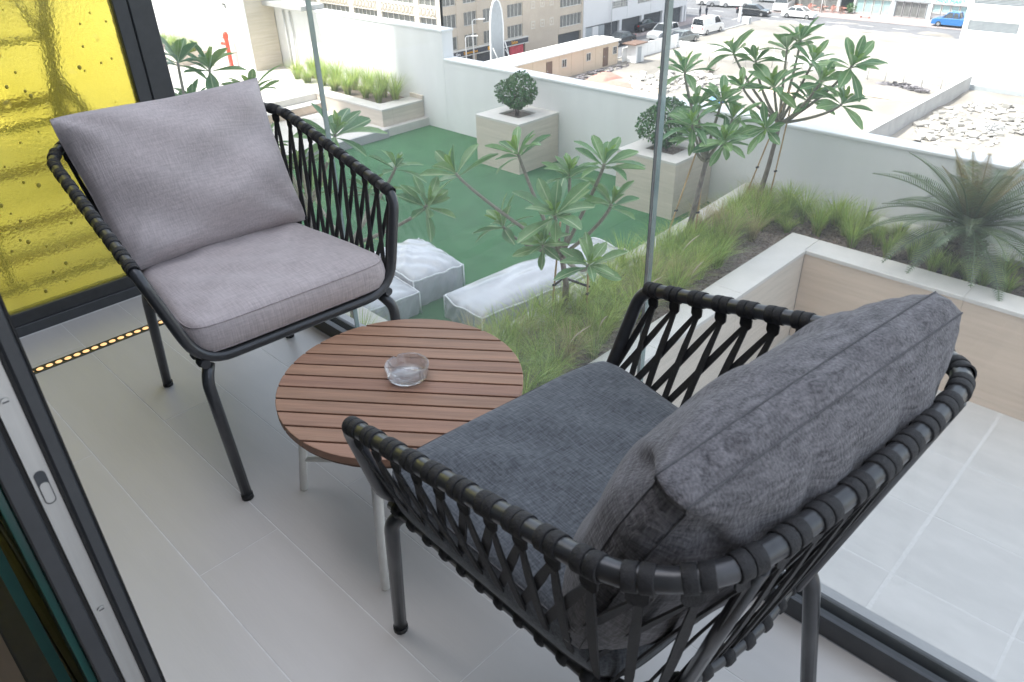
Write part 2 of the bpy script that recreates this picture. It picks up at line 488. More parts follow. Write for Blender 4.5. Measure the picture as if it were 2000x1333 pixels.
M['trav_pink'] = mat('pink_travertine', (0.60, 0.48, 0.38), 0.45, n=1.6, amt=0.08, stretch=(0.45, 0.45, 8), bump=0.05, bn=20, rot=(0, 0.05, 0))
M['trav_top'] = mat('pale_stone_coping', (0.60, 0.575, 0.54), 0.5, n=3, amt=0.07, stretch=(1, 1, 1), bump=0.03, bn=60)
M['court_tile'] = mat('court_tile_stone', (0.45, 0.445, 0.435), 0.4, n=1.5, amt=0.07, stretch=(1, 3, 1), rnd=0.03, bump=0.03, bn=60)
M['court_grout'] = mat('court_grout', (0.50, 0.50, 0.495), 0.85, n=30, amt=0.08)
M['turf'] = mat('artificial_turf', (0.072, 0.172, 0.085), 0.95, n=2.2, amt=0.13, detail=9, bump=1.0, bn=130, spec=0.15, rnd=0.05)
M['mulch'] = mat('bark_mulch', (0.21, 0.17, 0.145), 0.95, n=25, amt=0.5, bump=1.0, bn=60)
M['chip'] = mat('bark_chip', (0.20, 0.155, 0.125), 0.95, island=0.5)
M['grass'] = mat('fountain_grass_blade', (0.27, 0.40, 0.08), 0.5, island=0.5, transl=0.4, n=5, col2=(0.46, 0.55, 0.16))
M['grass_dry'] = mat('dry_grass_blade', (0.46, 0.40, 0.21), 0.7, island=0.35, transl=0.35)
M['plume'] = mat('grass_plume', (0.62, 0.55, 0.42), 0.9, island=0.15, transl=0.3)
M['leaf'] = leaf_mat('plumeria_leaf', (0.10, 0.22, 0.09), (0.21, 0.35, 0.13), (0.38, 0.48, 0.27))
M['leaf_new'] = leaf_mat('young_plumeria_leaf', (0.20, 0.34, 0.075), (0.25, 0.40, 0.09), (0.35, 0.46, 0.2))
M['bark'] = mat('grey_bark', (0.20, 0.17, 0.145), 0.85, n=25, amt=0.35, stretch=(1, 1, 0.4), bump=0.4, bn=60)
M['twig'] = mat('green_grey_twig', (0.26, 0.24, 0.19), 0.8, n=25, amt=0.25, bump=0.3, bn=60)
M['bamboo'] = mat('bamboo_stake', (0.42, 0.28, 0.14), 0.6, n=12, amt=0.3, stretch=(1, 1, 0.3))
M['tie'] = mat('black_tie', (0.02, 0.02, 0.022), 0.6, n=30, amt=0.2)
M['bush'] = mat('ficus_leaf', (0.075, 0.165, 0.06), 0.38, island=0.6, transl=0.2)
M['frond'] = mat('sago_frond', (0.105, 0.15, 0.07), 0.32, island=0.4, transl=0.15, rnd=0.25)
M['frond_new'] = mat('young_sago_frond', (0.22, 0.19, 0.075), 0.5, island=0.35, transl=0.2, rnd=0.25)
M['palm_trunk'] = mat('shaggy_palm_trunk', (0.10, 0.075, 0.055), 0.95, n=20, amt=0.4, bump=1.0, bn=40)
def plastic():
    m = clear_glass('plastic_sheeting', (0.85, 0.88, 0.9), 0.5, 0.05, 0.45)
    return m
def wrap_plastic():
    m = mat('white_plastic_cover', (0.62, 0.63, 0.66), 0.18, n=5, amt=0.05, bump=0.55, bn=8, spec=0.8, stretch=(1, 2.6, 1.6), coat=0.5)
    t = m.node_tree; N = t.nodes; L = t.links
    tp = N.new('ShaderNodeBsdfTransparent'); tp.inputs[0].default_value = (0.9, 0.91, 0.93, 1)
    lw = N.new('ShaderNodeLayerWeight'); lw.inputs['Blend'].default_value = 0.35
    mr = N.new('ShaderNodeMapRange'); mr.inputs['To Min'].default_value = 0.50; mr.inputs['To Max'].default_value = 1.0
    L.new(lw.outputs['Facing'], mr.inputs['Value'])
    x = N.new('ShaderNodeMixShader'); L.new(mr.outputs[0], x.inputs[0]); L.new(tp.outputs[0], x.inputs[1])
    L.new(N['Principled BSDF'].outputs[0], x.inputs[2]); L.new(x.outputs[0], N['Material Output'].inputs['Surface'])
    return m
M['plastic'] = wrap_plastic()
M['plastic_clear'] = plastic()
M['tape'] = mat('white_tape', (0.80, 0.81, 0.83), 0.4, n=10, amt=0.05)
M['grey_fab'] = mat('grey_upholstery', (0.50, 0.50, 0.51), 0.9, n=30, amt=0.1)
M['sand'] = mat('pale_sand', (0.27, 0.25, 0.225), 0.95, n=0.14, amt=0.35, bump=0.5, bn=1.5, detail=8)
M['asphalt'] = mat('grey_asphalt', (0.155, 0.155, 0.165), 0.9, n=0.6, amt=0.15, bump=0.2, bn=20)
M['paver'] = mat('pink_grey_paver', (0.30, 0.25, 0.245), 0.9, n=1.5, amt=0.12)
M['mark'] = mat('road_paint', (0.75, 0.75, 0.73), 0.7, n=3, amt=0.1)
M['beige'] = mat('beige_cladding', (0.52, 0.45, 0.37), 0.8, n=0.8, amt=0.06)
M['beige_light'] = mat('light_beige_cladding', (0.62, 0.57, 0.50), 0.8, n=0.8, amt=0.05)  # lighter copy of the beige, for the sunlit side and the trim
M['grille'] = mat('grey_window', (0.16, 0.165, 0.16), 0.3, n=2, amt=0.2, spec=0.7)
M['mullion'] = mat('white_mullion', (0.62, 0.61, 0.58), 0.6, n=4, amt=0.05)
M['white_clad'] = mat('white_cladding', (0.68, 0.68, 0.69), 0.7, n=0.7, amt=0.04)
M['sunwhite'] = mat('white_paint', (0.78, 0.78, 0.78), 0.8, n=0.6, amt=0.03)
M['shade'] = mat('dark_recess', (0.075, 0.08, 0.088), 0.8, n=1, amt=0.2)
M['louver'] = mat('grey_louver', (0.36, 0.39, 0.41), 0.5, n=2, amt=0.08)
M['sign_navy'] = mat('navy_fascia', (0.055, 0.06, 0.08), 0.5, n=2, amt=0.1)
M['sign_orange'] = mat('orange_letters', (0.85, 0.42, 0.04), 0.5, n=5, amt=0.05)
M['sign_white'] = mat('white_letters', (0.85, 0.85, 0.85), 0.5, n=5, amt=0.03)
M['sign_green'] = mat('green_letters', (0.02, 0.42, 0.30), 0.5, n=5, amt=0.05)
M['sign_red'] = mat('red_poster', (0.55, 0.06, 0.09), 0.5, n=2, amt=0.3)
M['aqua'] = mat('aqua_shop_glass', (0.33, 0.47, 0.47), 0.15, n=1, amt=0.15, spec=0.8)
M['cabin_pink'] = mat('cream_cabin_panel', (0.62, 0.50, 0.38), 0.7, n=2, amt=0.05)
M['brown'] = mat('brown_door', (0.16, 0.10, 0.075), 0.6, n=5, amt=0.1)
M['tarp'] = mat('faded_red_tarp', (0.46, 0.22, 0.18), 0.8, n=2, amt=0.15, bump=0.3, bn=4)
M['blue_tarp'] = mat('blue_tarp', (0.10, 0.20, 0.42), 0.7, n=3, amt=0.15)
M['concrete'] = mat('grey_concrete', (0.40, 0.40, 0.40), 0.9, n=1.2, amt=0.12, bump=0.2, bn=10)
M['rubble'] = mat('broken_concrete', (0.40, 0.385, 0.365), 0.9, island=0.4)
M['junk'] = mat('scrap', (0.14, 0.13, 0.14), 0.8, island=0.8)
M['steel'] = mat('galvanised_steel', (0.5, 0.5, 0.5), 0.45, 0.6, n=10, amt=0.1)
M['hydrant'] = mat('red_enamel', (0.62, 0.06, 0.04), 0.4, n=8, amt=0.08)
M['tyre'] = mat('tyre', (0.02, 0.02, 0.02), 0.85, n=20, amt=0.2)
M['rim'] = mat('wheel_rim', (0.45, 0.45, 0.46), 0.35, 0.8, n=20, amt=0.1)
M['carglass'] = mat('car_glass', (0.02, 0.025, 0.03), 0.06, spec=0.9, n=3, amt=0.2)
M['lamp_red'] = mat('tail_lamp', (0.5, 0.02, 0.02), 0.25, n=9, amt=0.1)
M['lamp_white'] = mat('head_lamp', (0.75, 0.77, 0.78), 0.15, n=9, amt=0.1)
M['floor_wood'] = mat('pale_room_floor', (0.50, 0.40, 0.30), 0.5, n=3, amt=0.12, stretch=(0.6, 8, 1))
M['room'] = mat('room_wall', (0.6, 0.58, 0.55), 0.9, n=2, amt=0.05)
M['ceil'] = mat('white_soffit', (0.80, 0.80, 0.80), 0.9, n=2, amt=0.03)
M['skin'] = mat('skin_tone', (0.28, 0.17, 0.12), 0.6, n=20, amt=0.1)
M['cloth_dark'] = mat('dark_clothes', (0.04, 0.045, 0.06), 0.9, n=20, amt=0.2)

# ================================================================== THE SETTING
GZ = -17.0
LZ = -4.0
# ---- far ground, roads
def sheet(name, x0, y0, x1, y1, z, m, n=1):
    b = MB()
    b.add([(x0, y0, z), (x1, y0, z), (x1, y1, z), (x0, y1, z)], [(0, 1, 2, 3)])
    return struct(b.build(name, M[m]))
# sandy ground with gentle relief
b = MB(); nx, ny = 120, 100
gx0, gy0, gx1, gy1 = -70.0, 14.0, 30.0, 111.6
rs = random.Random(3)
ph = [(rs.uniform(0.15, 1.1), rs.uniform(0.15, 1.1), rs.uniform(0, 6.3), rs.uniform(0, 6.3)) for _ in range(10)]
def gz(x, y):
    if x < -54.5: return GZ
    k = min(1, (x+54.5)/3)
    return GZ + k*0.05*sum(math.sin(a*x+c)*math.sin(bb*y+d) for a, bb, c, d in ph)
for j in range(ny+1):
    for i in range(nx+1):
        x = gx0+(gx1-gx0)*i/nx; y = gy0+(gy1-gy0)*j/ny
        b.v.append((x, y, gz(x, y)))
for j in range(ny):
    for i in range(nx):
        o = j*(nx+1)+i
        b.f.append((o, o+1, o+nx+2, o+nx+1)); b.m.append(0); b.sm.append(True)
struct(b.build('sandy_ground', M['sand']))
sheet('ground', -900, -500, 900, 1200, GZ-0.6, 'sand')
sheet('side_road', -62.0, 20, -55.6, 111.6, GZ+0.02, 'asphalt')
sheet('pavement', -64.6, 20, -61.6, 107, GZ+0.05, 'paver')
sheet('cross_road', -140, 107.2, 40, 114.1, GZ+0.04, 'asphalt')
sheet('junction', -75, 104, -55.6, 132, GZ+0.012, 'asphalt')
sheet('shop_pavement', -58, 114.1, 40, 121, GZ+0.07, 'paver')
b = MB()
for k in range(14):
    y = 40+k*5
    b.add([(-58.9, y, GZ+0.03), (-58.75, y, GZ+0.03), (-58.75, y+2.2, GZ+0.03), (-58.9, y+2.2, GZ+0.03)], [(0, 1, 2, 3)])
for k in range(20):
    x = -70+k*4.5
    b.add([(x, 110.6, GZ+0.05), (x+2, 110.6, GZ+0.05), (x+2, 110.75, GZ+0.05), (x, 110.75, GZ+0.05)], [(0, 1, 2, 3)])
struct(b.build('road_marking', M['mark']))
b = MB()
b.box(-55.62, 30, GZ-0.1, -55.4, 104, GZ+0.12, 0.02)
b.box(-55.4, 106.95, GZ-0.1, 40, 107.2, GZ+0.13, 0.02)
struct(b.build('kerb', M['concrete']))

# ---- podium the terrace stands on
b = MB()
b.box(-45, -1, GZ-1, 20, 12.5, -5.2)
struct(b.build('podium', M['concrete']))
b = MB(); b.box(-15.25, 4.9, -5.15, -5.7, 12.46, LZ-0.012)
lw_ = struct(b.build('lawn', M['turf']))
for k in range(5):
    b = MB(); b.box(-15.25+k*1.9, 4.9, LZ-0.0118, -15.25+(k+1)*1.9-0.004, 12.459, LZ); b.build('turf_roll', M['turf'], lw_)
# higher paving on the left
b = MB(); b.box(-40, 2, -5.15, -18.3, 12.46, -3.4, 0.006)
tp = struct(b.build('terrace_paving', M['trav_top']))
b = MB(); b.box(-18.3, 2, -5.15, -15.25, 12.46, -3.8, 0.006)
struct(b.build('terrace_landing', M['trav_top']))
st = thing('terrace_step', 'low tan stone riser on the sunlit terrace behind the woven chair', 'step', (-18.2, 10.6, -3.8))
b = MB(); b.box(-18.3, 8.5, -3.8, -17.95, 11.1, -3.6, 0.01); b.build('riser', M['trav_pink'], st)
b = MB(); b.box(-18.31, 8.5, -3.598, -17.93, 11.12, -3.57, 0.006); b.build('tread', M['trav_top'], st)
sr = thing('landing_edge', 'grey stone step edge along the left side of the green lawn', 'step', (-15.25, 8, LZ))
for k in range(4):
    b = MB(); y0 = 2.0+k*2.28; b.box(-15.25, y0, LZ-0.3, -15.19, y0+2.268, -3.795, 0.004); b.build('riser', M['concrete'], sr)

# ---- parapet wall with its step up
pw = thing('parapet_wall', 'long low white parapet wall across the lawn with step up at its left end', 'wall', (-5, 12.6, -5))
b = MB(); b.box(-14.53, 12.46, GZ, 12, 12.78, -2.33); b.build('wall', M['render_white'], pw)
b = MB(); b.box(-40, 12.455, GZ, -14.53, 12.785, -1.69); b.build('wall', M['render_white'], pw)
b = MB(); b.box(-14.52, 12.44, -2.329, 12, 12.80, -2.27, 0.012); b.build('coping', M['coping'], pw)
b = MB(); b.box(-40, 12.435, -1.689, -14.50, 12.805, -1.63, 0.012); b.build('coping', M['coping'], pw)

# ---- curb of the planting bed (slightly skewed) and along the parapet
cb = thing('bed_curb', 'pale stone curb between the green lawn and the grass bed', 'curb', (-5.9, 8, -4))
b = MB()
b.prism([(-5.72, 1.5), (-5.40, 1.5), (-6.0, 12.02), (-6.28, 12.44)], -5.1, -3.43)
b.build('curb', M['trav_top'], cb, bevel=0.012)
b = MB(); b.box(-6.27, 12.02, -5.1, 12, 12.44, -3.432, 0.01); b.build('curb', M['trav_top'], cb)
b = MB(); b.box(-15.2, 4.6, -5.1, -5.72, 4.9, -3.434, 0.01); b.build('curb', M['trav_top'], cb)

# ---- bed soil
b = MB()
def soil(x0, y0, x1, y1, z, n=40):
    i0 = len(b.v)
    rs = random.Random(int(x0*10))
    nyy = max(4, int(n*(y1-y0)/max(0.1, (x1-x0)))) if y1-y0 > x1-x0 else n//3
    nxx = n if x1-x0 >= y1-y0 else n//3
    nyy = min(nyy, 140)
    for j in range(nyy+1):
        for i in range(nxx+1):
            b.v.append((x0+(x1-x0)*i/nxx, y0+(y1-y0)*j/nyy, z+rs.uniform(-0.02, 0.03)))
    for j in range(nyy):
        for i in range(nxx):
            o = i0+j*(nxx+1)+i
            b.f.append((o, o+1, o+nxx+2, o+nxx+1)); b.m.append(0); b.sm.append(True)
soil(-5.98, 1.4, -4.56, 12.03, -3.52)
soil(-4.57, 10.80, 8, 12.03, -3.525, 160)
soil(-15.2, 1.4, -5.7, 4.62, -3.53, 60)
struct(b.build('planting_soil', M['mulch']))
# bark chips lying on it
b = MB(); rs = random.Random(11)
for k in range(5200):
    if k < 2000: x, y = rs.uniform(-5.75, -4.6), rs.uniform(5.5, 11.9)
    elif k < 4600: x, y = rs.uniform(-4.6, 0.5), rs.uniform(10.83, 12.0)
    else: x, y = rs.uniform(-12, -6), rs.uniform(3, 4.5)
    L = rs.uniform(0.02, 0.055); wd = rs.uniform(0.008, 0.02); a = rs.uniform(0, 6.28); t = rs.uniform(-0.4, 0.4)
    q = Matrix.Rotation(a, 3, 'Z') @ Matrix.Rotation(t, 3, 'Y')
    b.obox((x, y, -3.485+rs.uniform(-0.01, 0.012)), q, (L/2, wd/2, 0.004))
b_ = b.build('bark_chips', M['chip']); b_['kind'] = 'stuff'; b_['label'] = 'bark chips strewn over the planting bed soil'

# ---- sunken court
ct = thing('court_wall', 'pink travertine retaining wall with pale coping round the sunken court', 'wall', (-4.3, 10.5, -4.9))
for k in range(6):
    x0 = -4.13+k*2.2
    b = MB(); b.box(x0+0.0015, 10.34, -5.15, x0+2.1985, 10.80, -3.46, 0.003); b.build('wall_slab', M['trav_pink'], ct)
for k in range(6):
    y1 = 10.338-k*1.9
    b = MB(); b.box(-4.555, y1-1.8985, -5.15, -4.132, y1-0.0015, -3.46, 0.003); b.build('wall_slab', M['trav'], ct)
for k in range(6):
    x0 = -4.14+k*2.2
    b = MB(); b.box(x0+0.001, 10.32, -3.459, x0+2.199, 10.815, -3.40, 0.006); b.build('coping_stone', M['trav_top'], ct)
b = MB(); b.prism([(-4.57, 10.815), (-4.57, 8.5), (-4.115, 8.5), (-4.115, 10.32), (-4.142, 10.345), (-4.142, 10.815)], -3.4595, -3.399)
b.build('coping_stone', M['trav_top'], ct, bevel=0.006)
for k in range(4):
    y1 = 8.498-k*1.9
    b = MB(); b.box(-4.57, y1-1.898, -3.459, -4.115, y1, -3.40, 0.006); b.build('coping_stone', M['trav_top'], ct)
b = MB(); b.box(-4.13, 1.3, -5.15, 10, 10.34, -4.8762)
cf = struct(b.build('court_floor', M['court_grout']))
rs = random.Random(5)
xs = [-4.13, -3.35, -2.215, -1.075, 0.065, 1.205, 2.345, 3.485]
ys = [1.3, 2.02, 3.16, 4.30, 5.45, 6.60, 7.75, 8.90, 10.34]
for i in range(len(xs)-1):
    for j in range(len(ys)-1):
        b = MB(); g = 0.012; gxx = 0.022 if i in (2, 3) else 0.012
        b.box(xs[i]+gxx, ys[j]+g, -4.886, xs[i+1]-gxx, ys[j+1]-g, -4.874+rs.uniform(-0.001, 0.001), 0.002)
        b.build('tile', M['court_tile'], cf)

# ---- stone box planters and their clipped shrubs
def box_planter(name, x0, y0, x1, y1, zt, label, grp, hole):
    t = thing(name, label, 'planter', ((x0+x1)/2, (y0+y1)/2, LZ), group=grp)
    b = MB()
    b.box(x0, y0, LZ-0.05, x1, y0+0.12, zt-0.05, 0.004); b.build('side_slab', M['trav'], t)
    b = MB(); b.box(x1-0.12, y0+0.1205, LZ-0.05, x1, y1, zt-0.05, 0.004); b.build('side_slab', M['trav'], t)
    b = MB(); b.box(x0, y0+0.1205, LZ-0.05, x0+0.12, y1, zt-0.05, 0.004); b.build('side_slab', M['trav'], t)
    hx0, hy0, hx1, hy1 = hole
    b = MB()
    e = 0.003
    b.box(x0-e, y0-e, zt-0.0495, x1+e, hy0, zt, 0.004); b.box(x0-e, hy1, zt-0.0495, x1+e, y1, zt, 0.004)
    b.box(x0-e, hy0+0.0005, zt-0.0495, hx0, hy1-0.0005, zt, 0.004); b.box(hx1, hy0+0.0005, zt-0.0495, x1+e, hy1-0.0005, zt, 0.004)
    b.build('rim', M['trav_top'], t)
    b = MB(); b.box(hx0-0.05, hy0-0.05, zt-0.4, hx1+0.05, hy1+0.05, zt-0.053); b.build('soil', M['mulch'], t)
    return t
box_planter('box_planter', -12.13, 11.2, -10.845, 12.45, -2.932, 'square stone planter box left of the glass joint, whole cube in view', 'stone box planters', (-11.78, 11.55, -11.18, 12.1))
box_planter('box_planter', -8.33, 11.22, -7.035, 12.45, -2.932, 'square stone planter box behind the glass joint, right of the other', 'stone box planters', (-7.95, 11.58, -7.35, 12.1))
def shrub(c, r, label, seed):
    t = thing('ball_shrub', label, 'shrub', (c[0], c[1], c[2]-r-0.12), group='clipped ball shrubs')
    rs = random.Random(seed)
    b = MB()
    for k in range(7):
        a = rs.uniform(0, 6.28); q = rs.uniform(0.15, 0.6)*r
        b.tube([(c[0]+rs.uniform(-.03, .03), c[1]+rs.uniform(-.03, .03), c[2]-r-0.15), (c[0]+q*.4*math.cos(a), c[1]+q*.4*math.sin(a), c[2]-r*.5), (c[0]+q*math.cos(a), c[1]+q*math.sin(a), c[2]+r*.3)], [0.014, 0.01, 0.005], 5)
    b.build('trunk', M['bark'], t)
    b = MB()
    lump = [(Vector((rs.gauss(0, 1), rs.gauss(0, 1), rs.gauss(0, 1))).normalized(), rs.uniform(-0.16, 0.17)) for _ in range(34)]
    for k in range(2300):
        d = Vector((rs.gauss(0, 1), rs.gauss(0, 1), rs.gauss(0, 1))).normalized()
        rr_ = r*(1+sum(a*max(0, d.dot(l)-0.72)*3.0 for l, a in lump))
        rad = rr_*(1-abs(rs.gauss(0, 0.13)))*(1.0 if d.z > -0.55 else 0.85)
        p = Vector(c)+d*rad
        p.z = c[2] + (p.z-c[2])*0.97
        n = (d+Vector((rs.gauss(0, .6), rs.gauss(0, .6), rs.gauss(0, .6)))).normalized()
        fr = frame(Vector((rs.gauss(0, 1), rs.gauss(0, 1), rs.gauss(0, 1)+0.3)), n)
        L = rs.uniform(0.045, 0.085); wd = L*0.55
        pts = [p+fr @ Vector(q) for q in ((-L/2, 0, 0), (0, -wd/2, .004), (L/2, 0, -.006), (0, wd/2, .004))]
        b.add(pts, [(0, 1, 2), (0, 2, 3)])
    o = b.build('crown', M['bush'], t)
    return t
shrub((-11.49, 11.82, -2.52), 0.40, 'round clipped green shrub growing in the left stone box', 21)
shrub((-7.68, 11.85, -2.45), 0.47, 'round clipped green shrub half behind the glass joint and plumeria tree', 22)

# bench-high planter at the far left with feathery grass
bp_ = thing('bench_planter', 'long low stone planter of feathery grass against the white wall', 'planter', (-17, 11.8, LZ))
b = MB(); b.box(-20.4, 11.13, LZ-0.05, -15.42, 11.45, -3.42, 0.005); b.build('front_slab', M['trav'], bp_)
b = MB(); b.box(-15.9, 11.4505, LZ-0.05, -15.42, 12.45, -3.42, 0.005); b.build('end_slab', M['trav'], bp_)
b = MB(); b.box(-20.42, 11.11, -3.4195, -15.40, 11.47, -3.37, 0.006); b.box(-15.92, 11.4705, -3.4195, -15.40, 12.452, -3.37, 0.006); b.build('rim', M['trav_top'], bp_)
b = MB(); b.box(-15.9, 12.40, -3.3695, -15.40, 12.453, -3.27, 0.004); b.build('upstand', M['trav'], bp_)
b = MB(); b.box(-20.4, 11.46, -4.0, -15.91, 12.45, -3.44); b.build('soil', M['mulch'], bp_)
b = MB(); b.box(-17.02, 11.095, -3.72, -16.88, 11.129, -3.62, 0.004); bl = b.build('wall_light', M['shade'], bp_)

# ---- left entry: pier, pipes, standpipe, small planter, far louvres
pr = thing('white_pier', 'tall white pier with tan stone side on the sunlit terrace', 'pier', (-24, 12, -3.4))
b = MB(); b.box(-30, 11.49, -3.4, -22.05, 11.52, 1.5); b.build('front_face', M['sunwhite'], pr)
b = MB(); b.box(-30, 11.521, -3.4, -22.08, 12.43, 1.5); b.build('core', M['sunwhite'], pr)
b = MB(); b.box(-22.079, 11.521, -3.4, -22.05, 12.43, 1.5, 0.004); b.build('side_slab', M['trav'], pr)
b = MB()
for dx, dz in ((0, 0), (0.12, 0), (0.12, -0.07)): b.box(-23.32+dx, 11.478, -1.66+dz, -23.24+dx, 11.489, -1.60+dz)
b.build('plaque', M['shade'], pr)
sp_ = thing('fire_standpipe', 'red fire standpipe with side valve in front of the white pier', 'standpipe', (-23.15, 11.3, -3.4))
b = MB(); b.lathe([(0.10, 0), (0.10, 0.05), (0.065, 0.06), (0.065, 0.85), (0.085, 0.87), (0.085, 0.95), (0.06, 1.02), (0, 1.04)], 16, (-23.15, 11.3, -3.4)); b.build('body', M['hydrant'], sp_)
b = MB(); b.tube([(-23.2, 11.3, -2.72), (-23.42, 11.28, -2.72)], 0.045, 10); b.build('outlet', M['hydrant'], sp_)
b = MB(); b.tube([(-23.42, 11.28, -2.72), (-23.47, 11.28, -2.72)], 0.055, 10); b.build('cap', M['steel'], sp_)
b = MB(); b.tube([(-23.36, 11.2, -2.6), (-23.36, 11.28, -2.55), (-23.36, 11.36, -2.6)], 0.012, 6); b.build('valve_wheel', M['shade'], sp_)
b = MB(); b.box(-23.28, 11.17, -3.41, -23.02, 11.43, -3.37, 0.005); b.build('base', M['concrete'], sp_)
pp = thing('wall_pipe', 'pair of white vertical pipes on the sunlit wall right of the pier', 'pipe', (-21.3, 12.4, -3.4))
for dx in (0, 0.35):
    b = MB(); b.tube([(-21.5+dx, 12.40, -3.35), (-21.5+dx, 12.40, -1.75)], 0.03, 8); b.build('pipe', M['white_clad'], pp)
b = MB(); b.box(-21.4, 12.28, -3.4, -20.9, 12.43, -3.28, 0.01); b.build('foot_block', M['trav'], pp)
cs = thing('wall_canopy', 'grey ledge projecting at the top of the sunlit wall', 'ledge', (-20.5, 12.3, -1.6))
b = MB(); b.box(-22.02, 12.05, -1.625, -19.9, 12.8, -1.50, 0.01); b.build('ledge', M['concrete'], cs)
lp = thing('low_planter', 'small tan stone planter with pale grass left of the red standpipe', 'planter', (-25.5, 10.6, -3.4))
b = MB(); b.box(-28, 10.3, -3.4, -24.6, 10.45, -3.05, 0.01); b.box(-24.75, 10.4505, -3.4, -24.6, 11.4, -3.05, 0.01); b.build('side_slab', M['trav'], lp)
b = MB(); b.box(-28, 10.46, -3.4, -24.76, 11.4, -3.12); b.build('soil', M['mulch'], lp)

# ================================================================== THE CITY
def grid_wall(axis, plane, thick, a0, a1, z0, z1, cols, rows, name, m, parent, mfill=None):
    """wall with openings; axis 'x': plane X=plane facing +X, runs along Y; 'y': plane Y=plane facing -Y, runs along X"""
    b = MB()
    def bx(p, q, zz0, zz1, d0=0.0, d1=None):
        d1 = thick if d1 is None else d1
        if axis == 'x': b.box(plane-d1, p, zz0, plane-d0, q, zz1)
        else: b.box(p, plane+d0, zz0, q, plane+d1, zz1)
    cur = a0
    for (c0, c1) in cols:
        bx(cur, c0, z0, z1); cur = c1
        zc = z0
        for (r0_, r1_) in rows:
            if r0_ > zc: bx(c0, c1, zc, r0_, 0.03)
            zc = r1_
        if zc < z1: bx(c0, c1, zc, z1, 0.03)
    bx(cur, a1, z0, z1)
    return b.build(name, m, parent)
def win(axis, plane, a0, a1, z0, z1, n, parent, depth=0.22):
    b = MB()
    P = lambda p, q, zz0, zz1, d0, d1: (b.box(plane-d1, p, zz0, plane-d0, q, zz1) if axis == 'x' else b.box(p, plane+d0, zz0, q, plane+d1, zz1))
    t = 0.05
    P(a0, a1, z0, z0+t, depth-0.08, depth); P(a0, a1, z1-t, z1, depth-0.08, depth)
    for k in range(n+1):
        x = a0+(a1-a0-t)*k/n
        P(x, x+t, z0+t, z1-t, depth-0.08, depth)
    fo = b.build('window_frame', M['mullion'], parent)
    b = MB()
    (b.box(plane-depth-0.03, a0, z0, plane-depth, a1, z1) if axis == 'x' else b.box(a0, plane+depth, z0, a1, plane+depth+0.03, z1))
    b.build('pane', M['grille'], fo)
# --- beige block
bb = thing('beige_building', 'beige apartment block with rows of grey louvred windows beyond the parapet', 'building', (-74, 65, GZ))
rowsX = [(-14.30, -12.95), (-12.12, -10.74), (-9.92, -8.54), (-7.7, -6.3)]
colsX = [(54.75, 56.6), (57.6, 59.5), (60.4, 62.3), (64.1, 66.6), (73.0, 77.0)]
grid_wall('x', -63.5, 0.35, 54.41, 77.28, -14.35, -5, colsX, rowsX, 'wall', M['beige'], bb)
for c in colsX:
    for r_ in rowsX: win('x', -63.5, c[0], c[1], r_[0], r_[1], 3 if c[1]-c[0] < 2.2 else 4 if c[1]-c[0] < 3 else 6, bb)
rowsY = [(-14.3, -13.2), (-12.1, -11.03), (-9.9, -8.83), (-7.7, -6.63)]
colsY = [(-91.5, -86.2), (-85.2, -79.5), (-78.6, -74.2), (-73.4, -67.7), (-66.9, -64.15)]
grid_wall('y', 54.40, 0.35, -95, -63.5, GZ, -5, colsY, rowsY, 'wall', M['beige_light'], bb)  # sunlit side painted a lighter beige than the shaded wall
for c in colsY:
    for r_ in rowsY:
        win('y', 54.40, c[0], c[1], r_[0], r_[1], 6 if c[1]-c[0] > 3 else 3, bb)
        b = MB()   # pierced screen band over each window
        x = c[0]
        z0_, z1_ = r_[1]+0.10, r_[1]+0.95
        while x < c[1]-0.2:
            x2 = min(x+0.62, c[1])
            b.tube([(x, 54.36, z0_), (x2, 54.36, z1_)], 0.045, 4); b.tube([(x, 54.36, z1_), (x2, 54.36, z0_)], 0.045, 4)
            x = x2
        b.box(c[0], 54.33, z0_-0.09, c[1], 54.39, z0_); b.box(c[0], 54.33, z1_, c[1], 54.39, z1_+0.09)
        b.build('screen_band', M['beige_light'], bb)
b = MB(); b.box(-95, 54.76, GZ, -63.86, 77.28, -4.5); b.build('core', M['shade'], bb)
b = MB()
b.box(-63.86, 54.76, GZ, -63.65, 66.9, -14.96)
b.build('shop_front', M['shade'], bb)
b = MB()
for y in (54.45, 58.7, 62.6, 66.9): b.box(-63.64, y, GZ, -63.5, y+0.5, -14.97)
b.box(-63.86, 67.42, GZ, -63.51, 72.68, -14.36); b.box(-63.86, 77.0, GZ, -63.51, 77.28, -14.36)
b.build('pier', M['beige'], bb)
b = MB(); b.box(-63.84, 72.7, -15.0, -63.5, 77.0, -14.36); b.build('lintel', M['beige'], bb)
for i, y in enumerate((67.9, 69.5, 71.1)):   # ornamental relief panels on the blank bay
    for z in (-13.75, -11.6):
        b = MB()
        for dy, dz, wy, wz in ((0, 0, .7, .12), (0, .7, .7, .12), (0, .12, .12, .58), (.58, .12, .12, .58), (.24, .30, .22, .22)):
            b.box(-63.5, y+dy, z+dz, -63.46, y+dy+wy, z+dz+wz)
        b.build('relief_panel', M['beige_light'], bb)
b = MB(); b.box(-63.5, 54.6, -14.93, -63.15, 67.1, -14.42); b.build('fascia', M['sign_navy'], bb)
b = MB(); b.box(-63.5, 54.55, -14.415, -63.1, 67.15, -14.33); b.box(-63.5, 54.55, -15.02, -63.1, 67.15, -14.935); b.build('fascia_trim', M['mullion'], bb)
